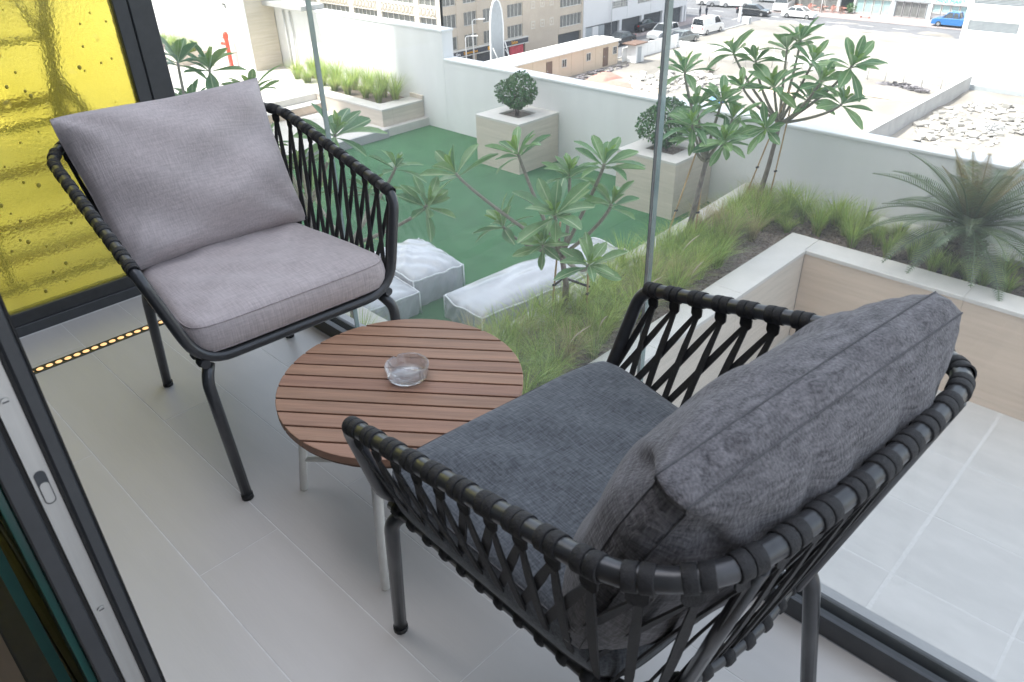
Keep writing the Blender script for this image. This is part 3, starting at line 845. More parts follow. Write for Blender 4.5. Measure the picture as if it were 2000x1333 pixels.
def text(s, name, m, parent, loc, size, rot, ext=0.02):
    cu = bpy.data.curves.new(name, 'FONT'); cu.body = s; cu.size = size; cu.extrude = ext; cu.align_x = 'LEFT'
    tmp = bpy.data.objects.new('tmp_text', cu); COL.objects.link(tmp)
    dg = bpy.context.evaluated_depsgraph_get()
    me = bpy.data.meshes.new_from_object(tmp.evaluated_get(dg))
    COL.objects.unlink(tmp); bpy.data.objects.remove(tmp); bpy.data.curves.remove(cu)
    me.materials.clear(); me.materials.append(m)
    o = bpy.data.objects.new(name, me); COL.objects.link(o)
    o.parent = parent
    q = OFFS.get(parent.name, (0, 0, 0))
    o.location = (loc[0]-q[0], loc[1]-q[1], loc[2]-q[2]); o.rotation_euler = rot
    return o
text('Drs', 'lettering', M['sign_white'], bb, (-63.13, 55.9, -14.84), 0.42, (R(90), 0, R(90)))
text('Supermarket', 'lettering', M['sign_orange'], bb, (-63.13, 57.0, -14.82), 0.40, (R(90), 0, R(90)))
text('Salon', 'lettering', M['sign_orange'], bb, (-63.13, 64.3, -14.84), 0.48, (R(90), 0, R(90)))
b = MB(); b.box(-63.14, 60.6, -14.86, -63.11, 61.3, -14.5, 0.01); b.build('logo_tile', M['sign_orange'], bb)
b = MB(); b.box(-63.4, 64.2, -16.9, -63.3, 66.4, -15.1); b.build('red_poster', M['sign_red'], bb)

# --- white block with arcade
wb = thing('white_building', 'white block with pierced vents over a dark ground floor arcade by the road', 'building', (-74, 88, GZ))
grid_wall('x', -63.45, 0.35, 77.3, 99.9, -14.86, -5, [(82.9, 86.2), (88.4, 91.4), (93.4, 96.6)], [(-13.35, -12.55), (-11.6, -10.8), (-9.8, -9.0)], 'wall', M['white_clad'], wb)
for c in [(82.9, 86.2), (88.4, 91.4), (93.4, 96.6)]:
    for r_ in [(-13.35, -12.55), (-11.6, -10.8), (-9.8, -9.0)]:
        b = MB(); rs = random.Random(int(c[0]*7+r_[0]*3))
        y = c[0]
        while y < c[1]-0.1:
            b.box(-63.62, y, r_[0], -63.5, y+0.07, r_[1]); y += rs.uniform(0.2, 0.4)
        for z in (r_[0]+0.2, r_[0]+0.5): b.box(-63.60, c[0], z, -63.52, c[1], z+0.05)
        b.build('vent_grille', M['mullion'], wb)
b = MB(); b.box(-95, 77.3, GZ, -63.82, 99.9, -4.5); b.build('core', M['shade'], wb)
b = MB(); b.box(-95, 99.9, GZ, -63.45, 100.2, -5); b.box(-63.82, 99.4, -14.86, -63.46, 99.899, -5); b.build('end_wall', M['white_clad'], wb)
b = MB()
for y in (77.35, 84.7, 89.5, 94.3, 99.2): b.box(-64.0, y, GZ, -63.5, y+0.5, -14.87)
b.build('arcade_column', M['white_clad'], wb)
b = MB(); b.box(-63.7, 79.2, GZ, -63.5, 80.4, -15.0); b.build('door', M['white_clad'], wb)
b = MB(); b.box(-63.7, 77.9, GZ, -63.52, 79.1, -15.0); b.box(-63.7, 80.5, GZ, -63.52, 81.6, -15.0); b.build('shutter', M['louver'], wb)
b = MB(); b.tube([(-63.2, 82.6, GZ), (-63.2, 82.6, -12.2)], 0.06, 6); pz = b.build('downpipe', M['steel'], wb)

# --- white building at the right edge
rb = thing('louvred_building', 'blank white building at the upper right with grey louvre strips', 'building', (-10, 90, GZ))
grid_wall('y', 84.0, 0.4, -22.95, 12, GZ-0.5, 10, [(-22.5, -18.3), (-15.5, -11.0)], [(-11.98, -11.13), (-9.7, -8.85), (-7.4, -6.5)], 'wall', M['sunwhite'], rb)
b = MB(); b.box(-22.94, 84.41, GZ-0.5, 12, 105, 10); b.build('core', M['sunwhite'], rb)
for c in [(-22.5, -18.3), (-15.5, -11.0)]:
    for r_ in [(-11.98, -11.13), (-9.7, -8.85), (-7.4, -6.5)]:
        for k in range(7):
            b = MB(); z = r_[0]+(r_[1]-r_[0])*(k+0.5)/7
            b.obox(((c[0]+c[1])/2, 84.12, z), Matrix.Rotation(R(35), 3, 'X'), ((c[1]-c[0])/2, 0.09, 0.008))
            b.build('louvre_blade', M['louver'], rb)
b = MB(); b.box(-22.9, 83.0, GZ-0.3, 12, 83.98, GZ+0.45, 0.02); b.build('plinth', M['louver'], rb)

# --- shop row across the road
shops = [(-58.5, -50.0, 'shade', 'dark fronted cafe with white pillar at the left end of the shop row', 'cafe'),
         (-48.0, -42.35, 'aqua', 'pale aqua glass shopfront in the row across the road', 'shop'),
         (-42.35, -37.5, 'shade', 'dark grey shopfront between the aqua and the green signed shop', 'shop'),
         (-37.5, -31.0, 'mullion', 'white shop with green lettering behind the blue pickup', 'shop')]
for i, (x0, x1, mm, lab, cat) in enumerate(shops):
    t = thing('shop', lab, cat, ((x0+x1)/2, 120, GZ), group='shops across the road')
    b = MB(); b.box(x0, 120.6, GZ, x1, 128, -10); b.build('core', M[mm if mm != 'mullion' else 'white_clad'], t)
    b = MB(); b.box(x0, 120.05, -14.9, x1-0.03, 120.6, -12.0); b.build('fascia', M['white_clad' if i != 2 else 'louver'], t)
    nb = 5 if i == 3 else 4
    for k in range(nb):
        a0 = x0+0.35+(x1-x0-0.7)*k/nb; a1 = x0+0.35+(x1-x0-0.7)*(k+1)/nb-0.12
        z0 = GZ+0.1 if (i != 3 or k > 2) else GZ+0.9
        b = MB()
        b.box(a0, 120.30, z0, a0+0.07, 120.4, -14.95); b.box(a1-0.07, 120.30, z0, a1, 120.4, -14.95); b.box(a0+0.07, 120.30, -15.05, a1-0.07, 120.4, -14.95); b.box(a0+0.07, 120.30, z0, a1-0.07, 120.4, z0+0.08)
        fo = b.build('window_frame', M['mullion' if i != 2 else 'steel'], t)
        b = MB(); b.box(a0+0.07, 120.36, z0+0.08, a1-0.07, 120.38, -15.05)
        b.build('pane', M['aqua' if i in (1, 3) else 'grille'], fo)
    b = MB(); b.box(x0, 120.1, GZ, x0+0.3, 120.59, -14.91); b.box(x1-0.33, 120.1, GZ, x1-0.03, 120.59, -14.91); b.build('pilaster', M['white_clad' if i != 2 else 'louver'], t)
    if i == 3: text('MINI MART', 'lettering', M['sign_green'], t, (-36.9, 120.03, -14.72), 0.75, (R(90), 0, 0))
# cafe seating: red and pink tables with umbrellas along the pavement
rs = random.Random(9)
for k, (x, y) in enumerate([(-55.2, 118.2), (-53.3, 118.7), (-51.4, 118.6), (-49.9, 119.0), (-48.6, 118.8)]):
    t = thing('cafe_table', ('leftmost', 'second from left', 'middle', 'second from right', 'rightmost')[k]+' of the five cafe tables outside the dark fronted cafe', 'table', (x, y, GZ+0.07), group='cafe tables on the pavement')
    b = MB(); b.lathe([(0.25, 0), (0.03, 0.03), (0.03, 0.7), (0.42, 0.71), (0.42, 0.74), (0, 0.745)], 10); b.build('table_top', M['tarp'], t, world=False)
    for a in (0.4, 2.5, 4.4):
        c = V(math.cos(a)*0.75, math.sin(a)*0.75, 0); fr = Matrix.Rotation(a, 3, 'Z')
        b = MB(); b.obox(c+V(0, 0, 0.45), fr, (0.2, 0.2, 0.025)); b.obox(c+fr @ V(0.2, 0, 0.68), fr, (0.02, 0.2, 0.22))
        for sx in (-1, 1):
            for sy in (-1, 1): b.obox(c+fr @ V(sx*.17, sy*.17, .22), fr, (.018, .018, .22))
        b.build('chair', M['tarp' if k % 2 else 'brown'], t, world=False)
hb = thing('cafe_hedge', 'small round bush at the right end of the cafe seating', 'bush', (-47.9, 119.2, GZ+0.07))
b = MB()
for k in range(260):
    d = Vector((rs.gauss(0, 1), rs.gauss(0, 1), rs.gauss(0, 1))).normalized()*0.8*rs.uniform(.6, 1)
    fr = frame((rs.gauss(0, 1), rs.gauss(0, 1), rs.gauss(0, 1)), d)
    p = V(0, 0, 0.75)+d
    b.add([p+fr @ V(*q) for q in ((-.12, 0, 0), (0, -.07, 0), (.12, 0, 0), (0, .07, 0))], [(0, 1, 2, 3)])
b.build('crown', M['bush'], hb, world=False)

# --- site: cabin, walls, fence, divider, junk
cbn = thing('site_cabin', 'long low cream site cabin with a white roof and brown doors', 'cabin', (-55.5, 63, GZ))
b = MB()
for k in range(9):
    y = 54+k*2.0
    b.box(-57.0, y+0.01, GZ, -54.0, y+1.99, -14.55, 0.015)
b.build('wall_panel', M['cabin_pink'], cbn)
b = MB(); b.prism([(-57.4, 53.8), (-53.75, 53.8), (-53.75, 72.2), (-57.4, 72.2)], -14.55, -14.40); b.prism([(-56.4, 53.8), (-54.8, 53.8), (-54.8, 72.2), (-56.4, 72.2)], -14.40, -14.30); b.build('roof', M['sunwhite'], cbn)
for y in (60.0, 69.3):
    b = MB(); b.box(-54.0, y, GZ+0.1, -53.95, y+0.9, -14.95, 0.01); d = b.build('door', M['brown'], cbn)
    b = MB(); b.box(-53.95, y+0.08, GZ+1.1, -53.9, y+0.16, GZ+1.2); b.build('handle', M['steel'], d)
for y in (62.4, 66.4, 71.0):
    b = MB(); b.box(-54.0, y, GZ+1.1, -53.95, y+0.75, GZ+1.95, 0.01); d = b.build('window', M['mullion'], cbn)
    b = MB(); b.box(-53.95, y+0.07, GZ+1.17, -53.945, y+0.34, GZ+1.88); b.box(-53.95, y+0.41, GZ+1.17, -53.945, y+0.68, GZ+1.88); b.build('pane', M['carglass'], d)
hw = thing('site_hoarding', 'white site hoarding between the cabin and the parked cars', 'wall', (-53, 78, GZ))
for k in range(7):
    y = 72.9+k*1.6
    b = MB(); b.box(-54.1, y+0.01, GZ, -54.0, y+1.59, GZ+1.5, 0.01); b.build('panel', M['sunwhite'], hw)
for k in range(10):
    x = -54.0+k*1.8
    b = MB(); b.box(x+0.02, 84.0, GZ, x+1.78, 84.08, GZ+0.75, 0.01); b.build('panel', M['sunwhite'], hw)
kb = thing('site_kiosk', 'small white kiosk with flat brown roof at the end of the cabin', 'kiosk', (-53, 74, GZ))
b = MB(); b.box(-53.6, 73.2, GZ, -52.4, 74.8, GZ+2.0, 0.02); b.build('wall', M['sunwhite'], kb)
b = MB(); b.box(-53.9, 72.6, GZ+2.0, -52.1, 75.0, GZ+2.12, 0.01); b.build('roof', M['brown'], kb)
b = MB(); b.box(-52.4, 73.5, GZ+0.05, -52.36, 74.2, GZ+1.7); b.build('door', M['louver'], kb)
dv = thing('dividing_wall', 'low grey concrete wall running through the sandy lot at right', 'wall', (-20.7, 65, GZ))
for k in range(12):
    y = 36+k*3.9
    b = MB(); b.box(-20.85, y+0.01, GZ-0.3, -20.6, y+3.89, GZ+1.35, 0.01); b.build('wall_panel', M['concrete'], dv)
b = MB(); b.box(-20.9, 36, GZ+1.351, -20.55, 82.8, GZ+1.42, 0.01); b.build('coping', M['sunwhite'], dv)
fn = thing('site_fence', 'thin wire fence on posts across the sandy lot', 'fence', (-27, 81, GZ))
for k in range(11):
    x = -40+k*1.75
    b = MB(); b.tube([(x, 81.2-0.05*k, GZ-0.2), (x, 81.2-0.05*k, GZ+2.0)], 0.04, 6); b.build('post', M['steel'], fn)
for z in (0.5, 1.2, 1.9):
    b = MB(); b.tube([(-40, 81.2, GZ+z), (-22.6, 80.7, GZ+z)], 0.025, 5); b.build('rail', M['steel'], fn)
fn2 = thing('site_fence', 'thin wire fence in the sand behind the left plumeria trees', 'fence', (-48, 80, GZ))
for k in range(8):
    x = -51+k*1.5
    b = MB(); b.tube([(x, 79.0, GZ-0.2), (x, 79.0, GZ+1.7)], 0.035, 6); b.build('post', M['steel'], fn2)
for z in (0.6, 1.6):
    b = MB(); b.tube([(-51, 79.0, GZ+z), (-40.5, 79.0, GZ+z)], 0.02, 5); b.build('rail', M['steel'], fn2)

def heap(name, label, cx, cy, rx, ry, n, m, smin, smax, seed, h=0.4, z0=GZ):
    rs = random.Random(seed); b = MB()
    for k in range(n):
        a = rs.uniform(0, 6.28); q = math.sqrt(rs.random())
        x, y = cx+rx*q*math.cos(a), cy+ry*q*math.sin(a)
        s_ = rs.uniform(smin, smax)
        rt = Matrix.Rotation(rs.uniform(0, 6.28), 3, 'Z') @ Matrix.Rotation(rs.uniform(-.5, .5), 3, 'X')
        b.obox((x, y, z0+rs.uniform(0, h)*(1-q)+s_*0.15), rt, (s_/2, s_*rs.uniform(.2, .5), s_*rs.uniform(.05, .25)), s_*0.03)
    o = b.build(name, M[m]); o['kind'] = 'stuff'; o['label'] = label
    return o
heap('rubble', 'broken concrete lying on the sand right of the dividing wall', -16.6, 71, 3.6, 8.5, 300, 'rubble', 0.1, 0.7, 31, 0.08)
heap('grey_rubble', 'heap of grey crushed concrete on the sand', -15.0, 70.5, 1.3, 1.6, 260, 'concrete', 0.08, 0.3, 32, 0.5)
heap('scrap_heap', 'dark scrap piled along the wire fence', -25.7, 79.9, 2.4, 0.7, 240, 'junk', 0.1, 0.5, 33, 0.5)
heap('site_debris', 'tan building debris on the sand left of the fence', -43.5, 68.5, 5.5, 5.0, 330, 'rubble', 0.12, 0.8, 34, 0.3)
heap('site_scrap', 'small dark scrap beside the cabin wall', -52.6, 66, 0.8, 6, 130, 'junk', 0.1, 0.45, 35, 0.4)
for k, (x, y, wd, ln, hh, mm, lab) in enumerate([(-47.5, 62.6, 1.9, 2.3, 0.55, 'tarp', 'faded red tarpaulin heap on the sand nearest the cabin'), (-50.4, 65.0, 1.2, 1.9, 0.7, 'tarp', 'reddish earth mound in front of the site cabin'), (-44.3, 64.5, 1.6, 0.9, 0.35, 'cabin_pink', 'tan scrap sheet lying flat near the glass joint'), (-38.6, 66.8, 0.9, 0.7, 0.6, 'concrete', 'small grey block heap behind the tree leaves'), (-27.0, 75.6, 4.2, 0.5, 0.35, 'trav_pink', 'long low tan earth bank in the lot below the wire fence'), (-33.5, 71.0, 2.6, 0.6, 0.4, 'trav_pink', 'tan earth bank behind the branches of the tallest plumeria'), (-36.8, 64.5, 0.7, 0.6, 0.5, 'paintblue', 'blue tarpaulin bundle behind the plumeria beside the glass joint')]):
    b = MB(); n = 14; rs = random.Random(40+k)
    for j in range(n+1):
        for i in range(n+1):
            u, v = i/n*2-1, j/n*2-1
            hgt = hh*max(0, (1-u*u)*(1-v*v))**0.6*(0.85+0.3*rs.random())
            b.v.append((x+u*wd, y+v*ln, GZ-0.05+hgt))
    for j in range(n):
        for i in range(n):
            o = j*(n+1)+i; b.f.append((o, o+1, o+n+2, o+n+1)); b.m.append(0); b.sm.append(True)
    o = b.build('mound', M[mm if mm != 'paintblue' else 'blue_tarp']); tag(o, lab, 'mound')
bt = thing('bare_bush', 'leafless grey bush on the sandy lot behind the plumeria leaves', 'bush', (-43.0, 73.5, GZ))
b = MB(); rs = random.Random(50)
for k in range(34):
    a = rs.uniform(0, 6.28); l = rs.uniform(0.8, 2.2); t = rs.uniform(0.2, 1.1)
    p = V(0, 0, 0); d = V(math.cos(a)*math.sin(t), math.sin(a)*math.sin(t), math.cos(t))
    q = p+d*l*0.5; e = q+(d+V(rs.uniform(-.5, .5), rs.uniform(-.5, .5), rs.uniform(-.2, .5))).normalized()*l*0.5
    b.tube([p, q, e], [0.03, 0.018, 0.006], 4)
b.build('branch', M['bark'], bt, world=False)

# --- street furniture
ms = thing('sail_banner', 'tall white leaf shaped sail banner standing before the beige building', 'banner', (-60.2, 59.2, GZ))
out = [(-1.0, 0), (-1.0, 3.2), (-0.98, 5.2), (-0.8, 6.6), (-0.45, 7.4), (0, 7.65), (0.45, 7.3), (0.75, 6.5), (0.9, 5.2), (0.9, 3.2), (0.85, 0)]
outc = []
for i in range(len(out)-1):
    for k in range(4):
        t = k/4; outc.append((out[i][0]*(1-t)+out[i+1][0]*t, out[i][1]*(1-t)+out[i+1][1]*t))
outc.append(out[-1])
b = MB(); b.tube([(0, y, z) for y, z in outc], 0.09, 8); b.build('frame', M['sunwhite'], ms, world=False)
b = MB(); n = len(outc)
for side in (0.03, -0.03):
    i0 = len(b.v); b.v.extend([(side, y, z) for y, z in outc]); b.f.append(tuple(range(i0, i0+n)) if side > 0 else tuple(range(i0, i0+n))[::-1]); b.m.append(0); b.sm.append(False)
b.build('sail_cloth', M['louver'], ms, world=False)
b = MB()
for (y0_, z0_, y1_, z1_) in ((-0.9, 3.0, 0.6, 0.0), (0.9, 3.4, 2.0, 0.0), (0.95, 2.6, 2.6, 0), (-0.9, 1.6, 0.2, 0)): b.tube([(0.25, y0_, z0_), (0.45, y1_, z1_)], 0.05, 6)
b.build('stay', M['sunwhite'], ms, world=False)
for k, (x, y, h_, lab) in enumerate([(-66.0, 58.0, 4.1, 'shorter white street lamp just above the parapet step'), (-66.0, 59.1, 5.6, 'taller white street lamp against the beige building')]):
    t = thing('street_lamp', lab, 'street lamp', (-62.4, y-1.3, GZ), group='white street lamps')
    b = MB(); b.tube([(0, 0, 0), (0, 0, h_-0.3+0.2), (0.1, 0.1, h_+0.05), (0.55, 0.5, h_+0.1)], [0.07, 0.05, 0.045, 0.04], 8); b.build('pole', M['sunwhite'], t, world=False)
    b = MB(); b.obox((0.7, 0.65, h_+0.1), Matrix.Rotation(R(42), 3, 'Z'), (0.35, 0.12, 0.05), 0.02); b.build('lamp_head', M['sunwhite'], t, world=False)
t = thing('white_sign_post', 'white post standing at the corner of the sandy lot', 'post', (-57.2, 104.2, GZ))
b = MB(); b.box(-0.16, -0.16, 0, 0.16, 0.16, 1.9, 0.03); b.build('post', M['sunwhite'], t, world=False)
t = thing('utility_box', 'small pale utility box beside the white corner post', 'box', (-55.6, 103.3, GZ))
b = MB(); b.box(-0.5, -0.35, 0, 0.5, 0.35, 0.9, 0.03); b.build('housing', M['sunwhite'], t, world=False)
b = MB(); b.box(0.501, -0.25, 0.12, 0.52, 0.25, 0.8, 0.005); b.build('door', M['louver'], t, world=False)
t = thing('street_sign_post', 'white pole in front of the cafe seating', 'post', (-51.6, 117.6, GZ+0.07))
b = MB(); b.tube([(0, 0, 0), (0, 0, 3.6)], 0.07, 8); b.build('pole', M['sunwhite'], t, world=False)
b = MB(); b.obox((0, -0.08, 3.2), None, (0.35, 0.02, 0.3), 0.01); b.build('plate', M['mullion'], t, world=False)
t = thing('floor_mat', 'small pink bench block on the shop pavement', 'bench', (-44.6, 116.5, GZ+0.07))
b = MB(); b.box(-0.75, -0.2, 0.3, 0.75, 0.2, 0.42, 0.02); b.build('seat', M['sunwhite'], t, world=False)
b = MB(); b.box(-0.65, -0.16, 0, -0.5, 0.16, 0.3); b.box(0.5, -0.16, 0, 0.65, 0.16, 0.3); b.build('leg', M['tarp'], t, world=False)

# --- cars
PAINT = {}
def paint(name, col):
    if name not in PAINT: PAINT[name] = mat('car_paint_'+name, col, 0.25, 0.1, n=3, amt=0.03, coat=0.6)
    return PAINT[name]
def car(kind, loc, rz, pm, label, group):
    """nose along +x"""
    t = thing('parked_car' if kind in ('sedan', 'suv') else 'white_van' if kind == 'van' else 'minibus' if kind == 'bus' else 'pickup_truck', label, {'sedan': 'car', 'suv': 'car', 'van': 'van', 'bus': 'minibus', 'pickup': 'pickup'}[kind], loc, rz, group)
    W = {'sedan': .9, 'suv': .95, 'van': .95, 'bus': 1.05, 'pickup': .98}[kind]
    side = {'sedan': [(-2.35, .45), (-2.35, .85), (-2.1, 1.0), (-1.0, 1.02), (0.9, .98), (2.0, .82), (2.3, .68), (2.35, .42)],
            'suv': [(-2.35, .5), (-2.38, 1.0), (-2.25, 1.1), (-1.0, 1.12), (1.0, 1.10), (2.1, .95), (2.35, .78), (2.38, .48)],
            'van': [(-2.6, .42), (-2.62, 1.15), (-2.55, 1.22), (0, 1.22), (1.7, 1.2), (2.3, 1.0), (2.5, .78), (2.52, .42)],
            'bus': [(-3.4, .45), (-3.42, 1.25), (-3.3, 1.3), (0, 1.3), (2.8, 1.28), (3.2, 1.15), (3.4, .8), (3.42, .45)],
            'pickup': [(-2.6, .55), (-2.62, 1.05), (-2.5, 1.08), (-.6, 1.08), (1.2, 1.08), (2.2, .98), (2.5, .82), (2.55, .5)]}[kind]
    cabn = {'sedan': [(-1.75, 1.0), (-1.05, 1.44), (0.35, 1.45), (1.2, .98)], 'suv': [(-2.15, 1.1), (-1.9, 1.72), (0.3, 1.75), (1.2, 1.1)],
            'van': [(-2.55, 1.22), (-2.45, 1.98), (1.1, 2.0), (1.95, 1.18)], 'bus': [(-3.35, 1.3), (-3.2, 2.5), (2.6, 2.5), (3.1, 1.25)],
            'pickup': [(-.75, 1.08), (-.55, 1.75), (0.6, 1.76), (1.35, 1.08)]}[kind]
    b = MB(); n = len(side)
    bot = [(x, .28) for x, z in (side[-1], side[0])]
    prof = side + bot
    vs = []
    for y, k in ((-W, 0.0), (-W*.93, 1), (W*.93, 1), (W, 0.0)):
        for (x, z) in prof: vs.append((x*(0.985 if k == 0 else 1), y, z - (0.06 if k == 0 and z > .6 else 0)))
    m_ = len(prof); fs = [tuple(range(m_)), tuple(range(3*m_, 4*m_))[::-1]]
    for q in range(3):
        for i in range(m_): fs.append((q*m_+i, (q+1)*m_+i, (q+1)*m_+(i+1) % m_, q*m_+(i+1) % m_))
    b.add(vs, fs)
    c = cabn; wi, wo = W*.76, W*.9
    # roof slab and pillars
    b.add([(c[1][0], -wi, c[1][1]), (c[2][0], -wi, c[2][1]), (c[2][0], wi, c[2][1]), (c[1][0], wi, c[1][1]), (c[1][0]+.1, -wi*.9, c[1][1]+.05), (c[2][0]-.1, -wi*.9, c[2][1]+.05), (c[2][0]-.1, wi*.9, c[2][1]+.05), (c[1][0]+.1, wi*.9, c[1][1]+.05)],
          [(0, 1, 5, 4), (1, 2, 6, 5), (2, 3, 7, 6), (3, 0, 4, 7), (4, 5, 6, 7), (3, 2, 1, 0)])
    for sy in (-1, 1):
        for (p, q) in ((c[0], c[1]), (c[3], c[2])):
            b.tube([(p[0], sy*wo, p[1]-.02), (q[0], sy*wi, q[1])], .05, 5)
        for xx in ((c[1][0]+c[2][0])/2,):
            b.tube([(xx, sy*wo, c[0][1]-.02), (xx, sy*wi, c[1][1])], .045, 5)
        if kind in ('van',):   # panelled rear sides
            b.add([(c[0][0], sy*wo*1.01, c[0][1]-.02), (0.3, sy*wo*1.01, c[0][1]-.02), (0.3, sy*wi*1.01, c[1][1]), (c[1][0], sy*wi*1.01, c[1][1])], [(0, 1, 2, 3)[::-sy]])
    if kind == 'pickup':
        b.box(-2.5, -W*.9, .9, -.85, W*.9, 1.09, .01)
    b.build('body', pm, t, world=False)
    b = MB(); k = .97
    vs = []
    for sy in (-1, 1):
        for (x, z), ww in zip(c, (wo, wi, wi, wo)): vs.append((x*k+(1-k)*(c[1][0]+c[2][0])/2, sy*ww*.975, z))
    b.add(vs, [(0, 1, 2, 3), (7, 6, 5, 4), (0, 4, 5, 1), (1, 5, 6, 2), (2, 6, 7, 3), (3, 7, 4, 0)])
    b.build('window', M['carglass'], t, world=False)
    xa, xb = (side[0][0]*.62, side[-1][0]*.62)
    for x in (xa, xb):
        for sy in (-1, 1):
            b = MB(); b.tube([(x, sy*(W-.2), .33), (x, sy*(W+.015), .33)], .33, 14); wo_ = b.build('wheel', M['tyre'], t, world=False)
            b = MB(); b.tube([(x, sy*(W-.05), .33), (x, sy*(W+.03), .33)], .2, 10); b.build('rim', M['rim'], wo_, world=False)
    for sy in (-1, 1):
        b = MB(); b.obox((side[-1][0]-.06, sy*W*.72, .68), None, (.08, .16, .07), .02); b.build('headlight', M['lamp_white'], t, world=False)
        b = MB(); b.obox((side[0][0]+.02, sy*W*.78, .86), None, (.05, .1, .1), .02); b.build('tail_light', M['lamp_red'], t, world=False)
    return t
pw_ = paint('white', (0.75, 0.75, 0.75)); ps = paint('silver', (0.42, 0.43, 0.45)); pd = paint('black', (0.02, 0.022, 0.026)); pb = paint('blue', (0.03, 0.16, 0.42)); pg = paint('grey', (0.16, 0.18, 0.18))
G1 = 'cars on the streets beyond the wall'
RY = R(90)
car('suv', (-58.6, 87.6, GZ+.02), -RY, ps, 'silver suv on the side road cut by the glass joint', G1)
car('sedan', (-60.5, 80.9, GZ+.02), -RY, pd, 'black car on the side road above the site cabin', G1)
car('sedan', (-55.0, 86.6, GZ+.0), RY, pg, 'dark grey car on the sand right of the glass joint', G1)
car('van', (-56.2, 94.3, GZ+.02), RY, pw_, 'white van parked at the edge of the sandy lot', G1)
car('sedan', (-68.6, 115.6, GZ+.02), R(20), pw_, 'white car at the left end of the row by the junction', G1)
car('sedan', (-66.6, 115.2, GZ+.02), R(28), ps, 'silver car second in the row by the junction', G1)
car('suv', (-64.6, 115.8, GZ+.02), R(30), pw_, 'white suv third in the row by the junction', G1)
car('sedan', (-62.5, 123.6, GZ+.02), R(10), ps, 'silver car at the very top edge behind the junction', G1)
car('sedan', (-58.2, 109.9, GZ+.05), R(8), pd, 'black car crossing the junction behind the white post', G1)
car('sedan', (-52.0, 111.6, GZ+.05), R(4), pw_, 'white car driving past the cafe seating', G1)
car('bus', (-57.5, 118.0, GZ+.02), R(-75), pw_, 'white minibus coming towards the junction', G1)
car('pickup', (-32.9, 116.2, GZ+.08), PI, pb, 'blue pickup parked outside the green signed shop', G1)
car('sedan', (-63.9, 90.8, GZ+.05), R(90), pd, 'dark car parked under the arcade of the white building', G1)
car('suv', (-66.5, 84.6, GZ+.05), R(180), pd, 'dark car inside the arcade behind the downpipe', G1)

def person(loc, rz, label, top, legs):
    """small walking figure grown as one skin surface"""
    t = thing('person', label, 'person', loc, rz, 'people on the pavement')
    J = [(0, 0, .95), (0, 0, 1.2), (0, 0, 1.42), (0, 0, 1.52), (0.01, 0, 1.66), (0, .18, 1.4), (.03, .24, 1.13), (.1, .23, .9), (0, -.18, 1.4), (-.05, -.24, 1.13), (-.02, -.23, .9),
         (0, .09, .9), (.1, .09, .5), (.02, .09, .06), (.14, .09, .03), (0, -.09, .9), (-.02, -.09, .48), (-.2, -.09, .08), (-.08, -.09, .03)]
    E_ = [(0, 1), (1, 2), (2, 3), (3, 4), (2, 5), (5, 6), (6, 7), (2, 8), (8, 9), (9, 10), (0, 11), (11, 12), (12, 13), (13, 14), (0, 15), (15, 16), (16, 17), (17, 18)]
    rad = [.15, .15, .13, .055, .1, .07, .05, .035, .07, .05, .035, .1, .07, .05, .04, .1, .07, .05, .04]
    me = bpy.data.meshes.new('person_body'); me.from_pydata(J, E_, [])
    me.materials.append(top)
    o = bpy.data.objects.new('body', me); COL.objects.link(o); o.parent = t
    o.modifiers.new('skin', 'SKIN')
    for v_, r_ in zip(me.skin_vertices[0].data, rad): v_.radius = (r_, r_)
    me.skin_vertices[0].data[0].use_root = True
    sb = o.modifiers.new('sub', 'SUBSURF'); sb.levels = 1; sb.render_levels = 1
    b = MB(); b.lathe([(0, -.11), (.06, -.09), (.08, -.02), (.082, .04), (.06, .1), (0, .125)], 10, (0.02, 0, 1.66)); b.build('head', M['skin'], t, world=False)
    b = MB(); b.lathe([(.086, 0.0), (.086, .05), (.064, .11), (0, .135)], 10, (0.01, 0, 1.66)); b.build('hair', M['cloth_dark'], t, world=False)
person((-62.5, 102.3, GZ+.05), R(60), 'person in dark clothes walking at the junction, left of the pair', M['cloth_dark'], None)
person((-62.0, 103.2, GZ+.05), R(70), 'person in dark clothes walking at the junction, right of the pair', M['cloth_dark'], None)

# far left building with corrugated cladding
lb = thing('clad_building', 'white building with horizontal cladding ribs at the far upper left', 'building', (-95, 45, GZ))
b = MB(); b.box(-110, 40, GZ, -88.2, 52, -3); b.build('wall', M['sunwhite'], lb)
for k in range(26):
    z = -13.2+k*0.36
    b = MB(); b.box(-109, 39.9, z, -88.6, 39.995, z+0.17, 0.02); b.build('cladding_rib', M['mullion'], lb)
b = MB(); b.box(-88.55, 39.8, GZ, -88.2, 39.99, -3); b.build('corner_post', M['louver'], lb)
b = MB(); b.box(-109, 39.7, -13.7, -88.6, 39.99, -13.25); b.build('gutter', M['louver'], lb)

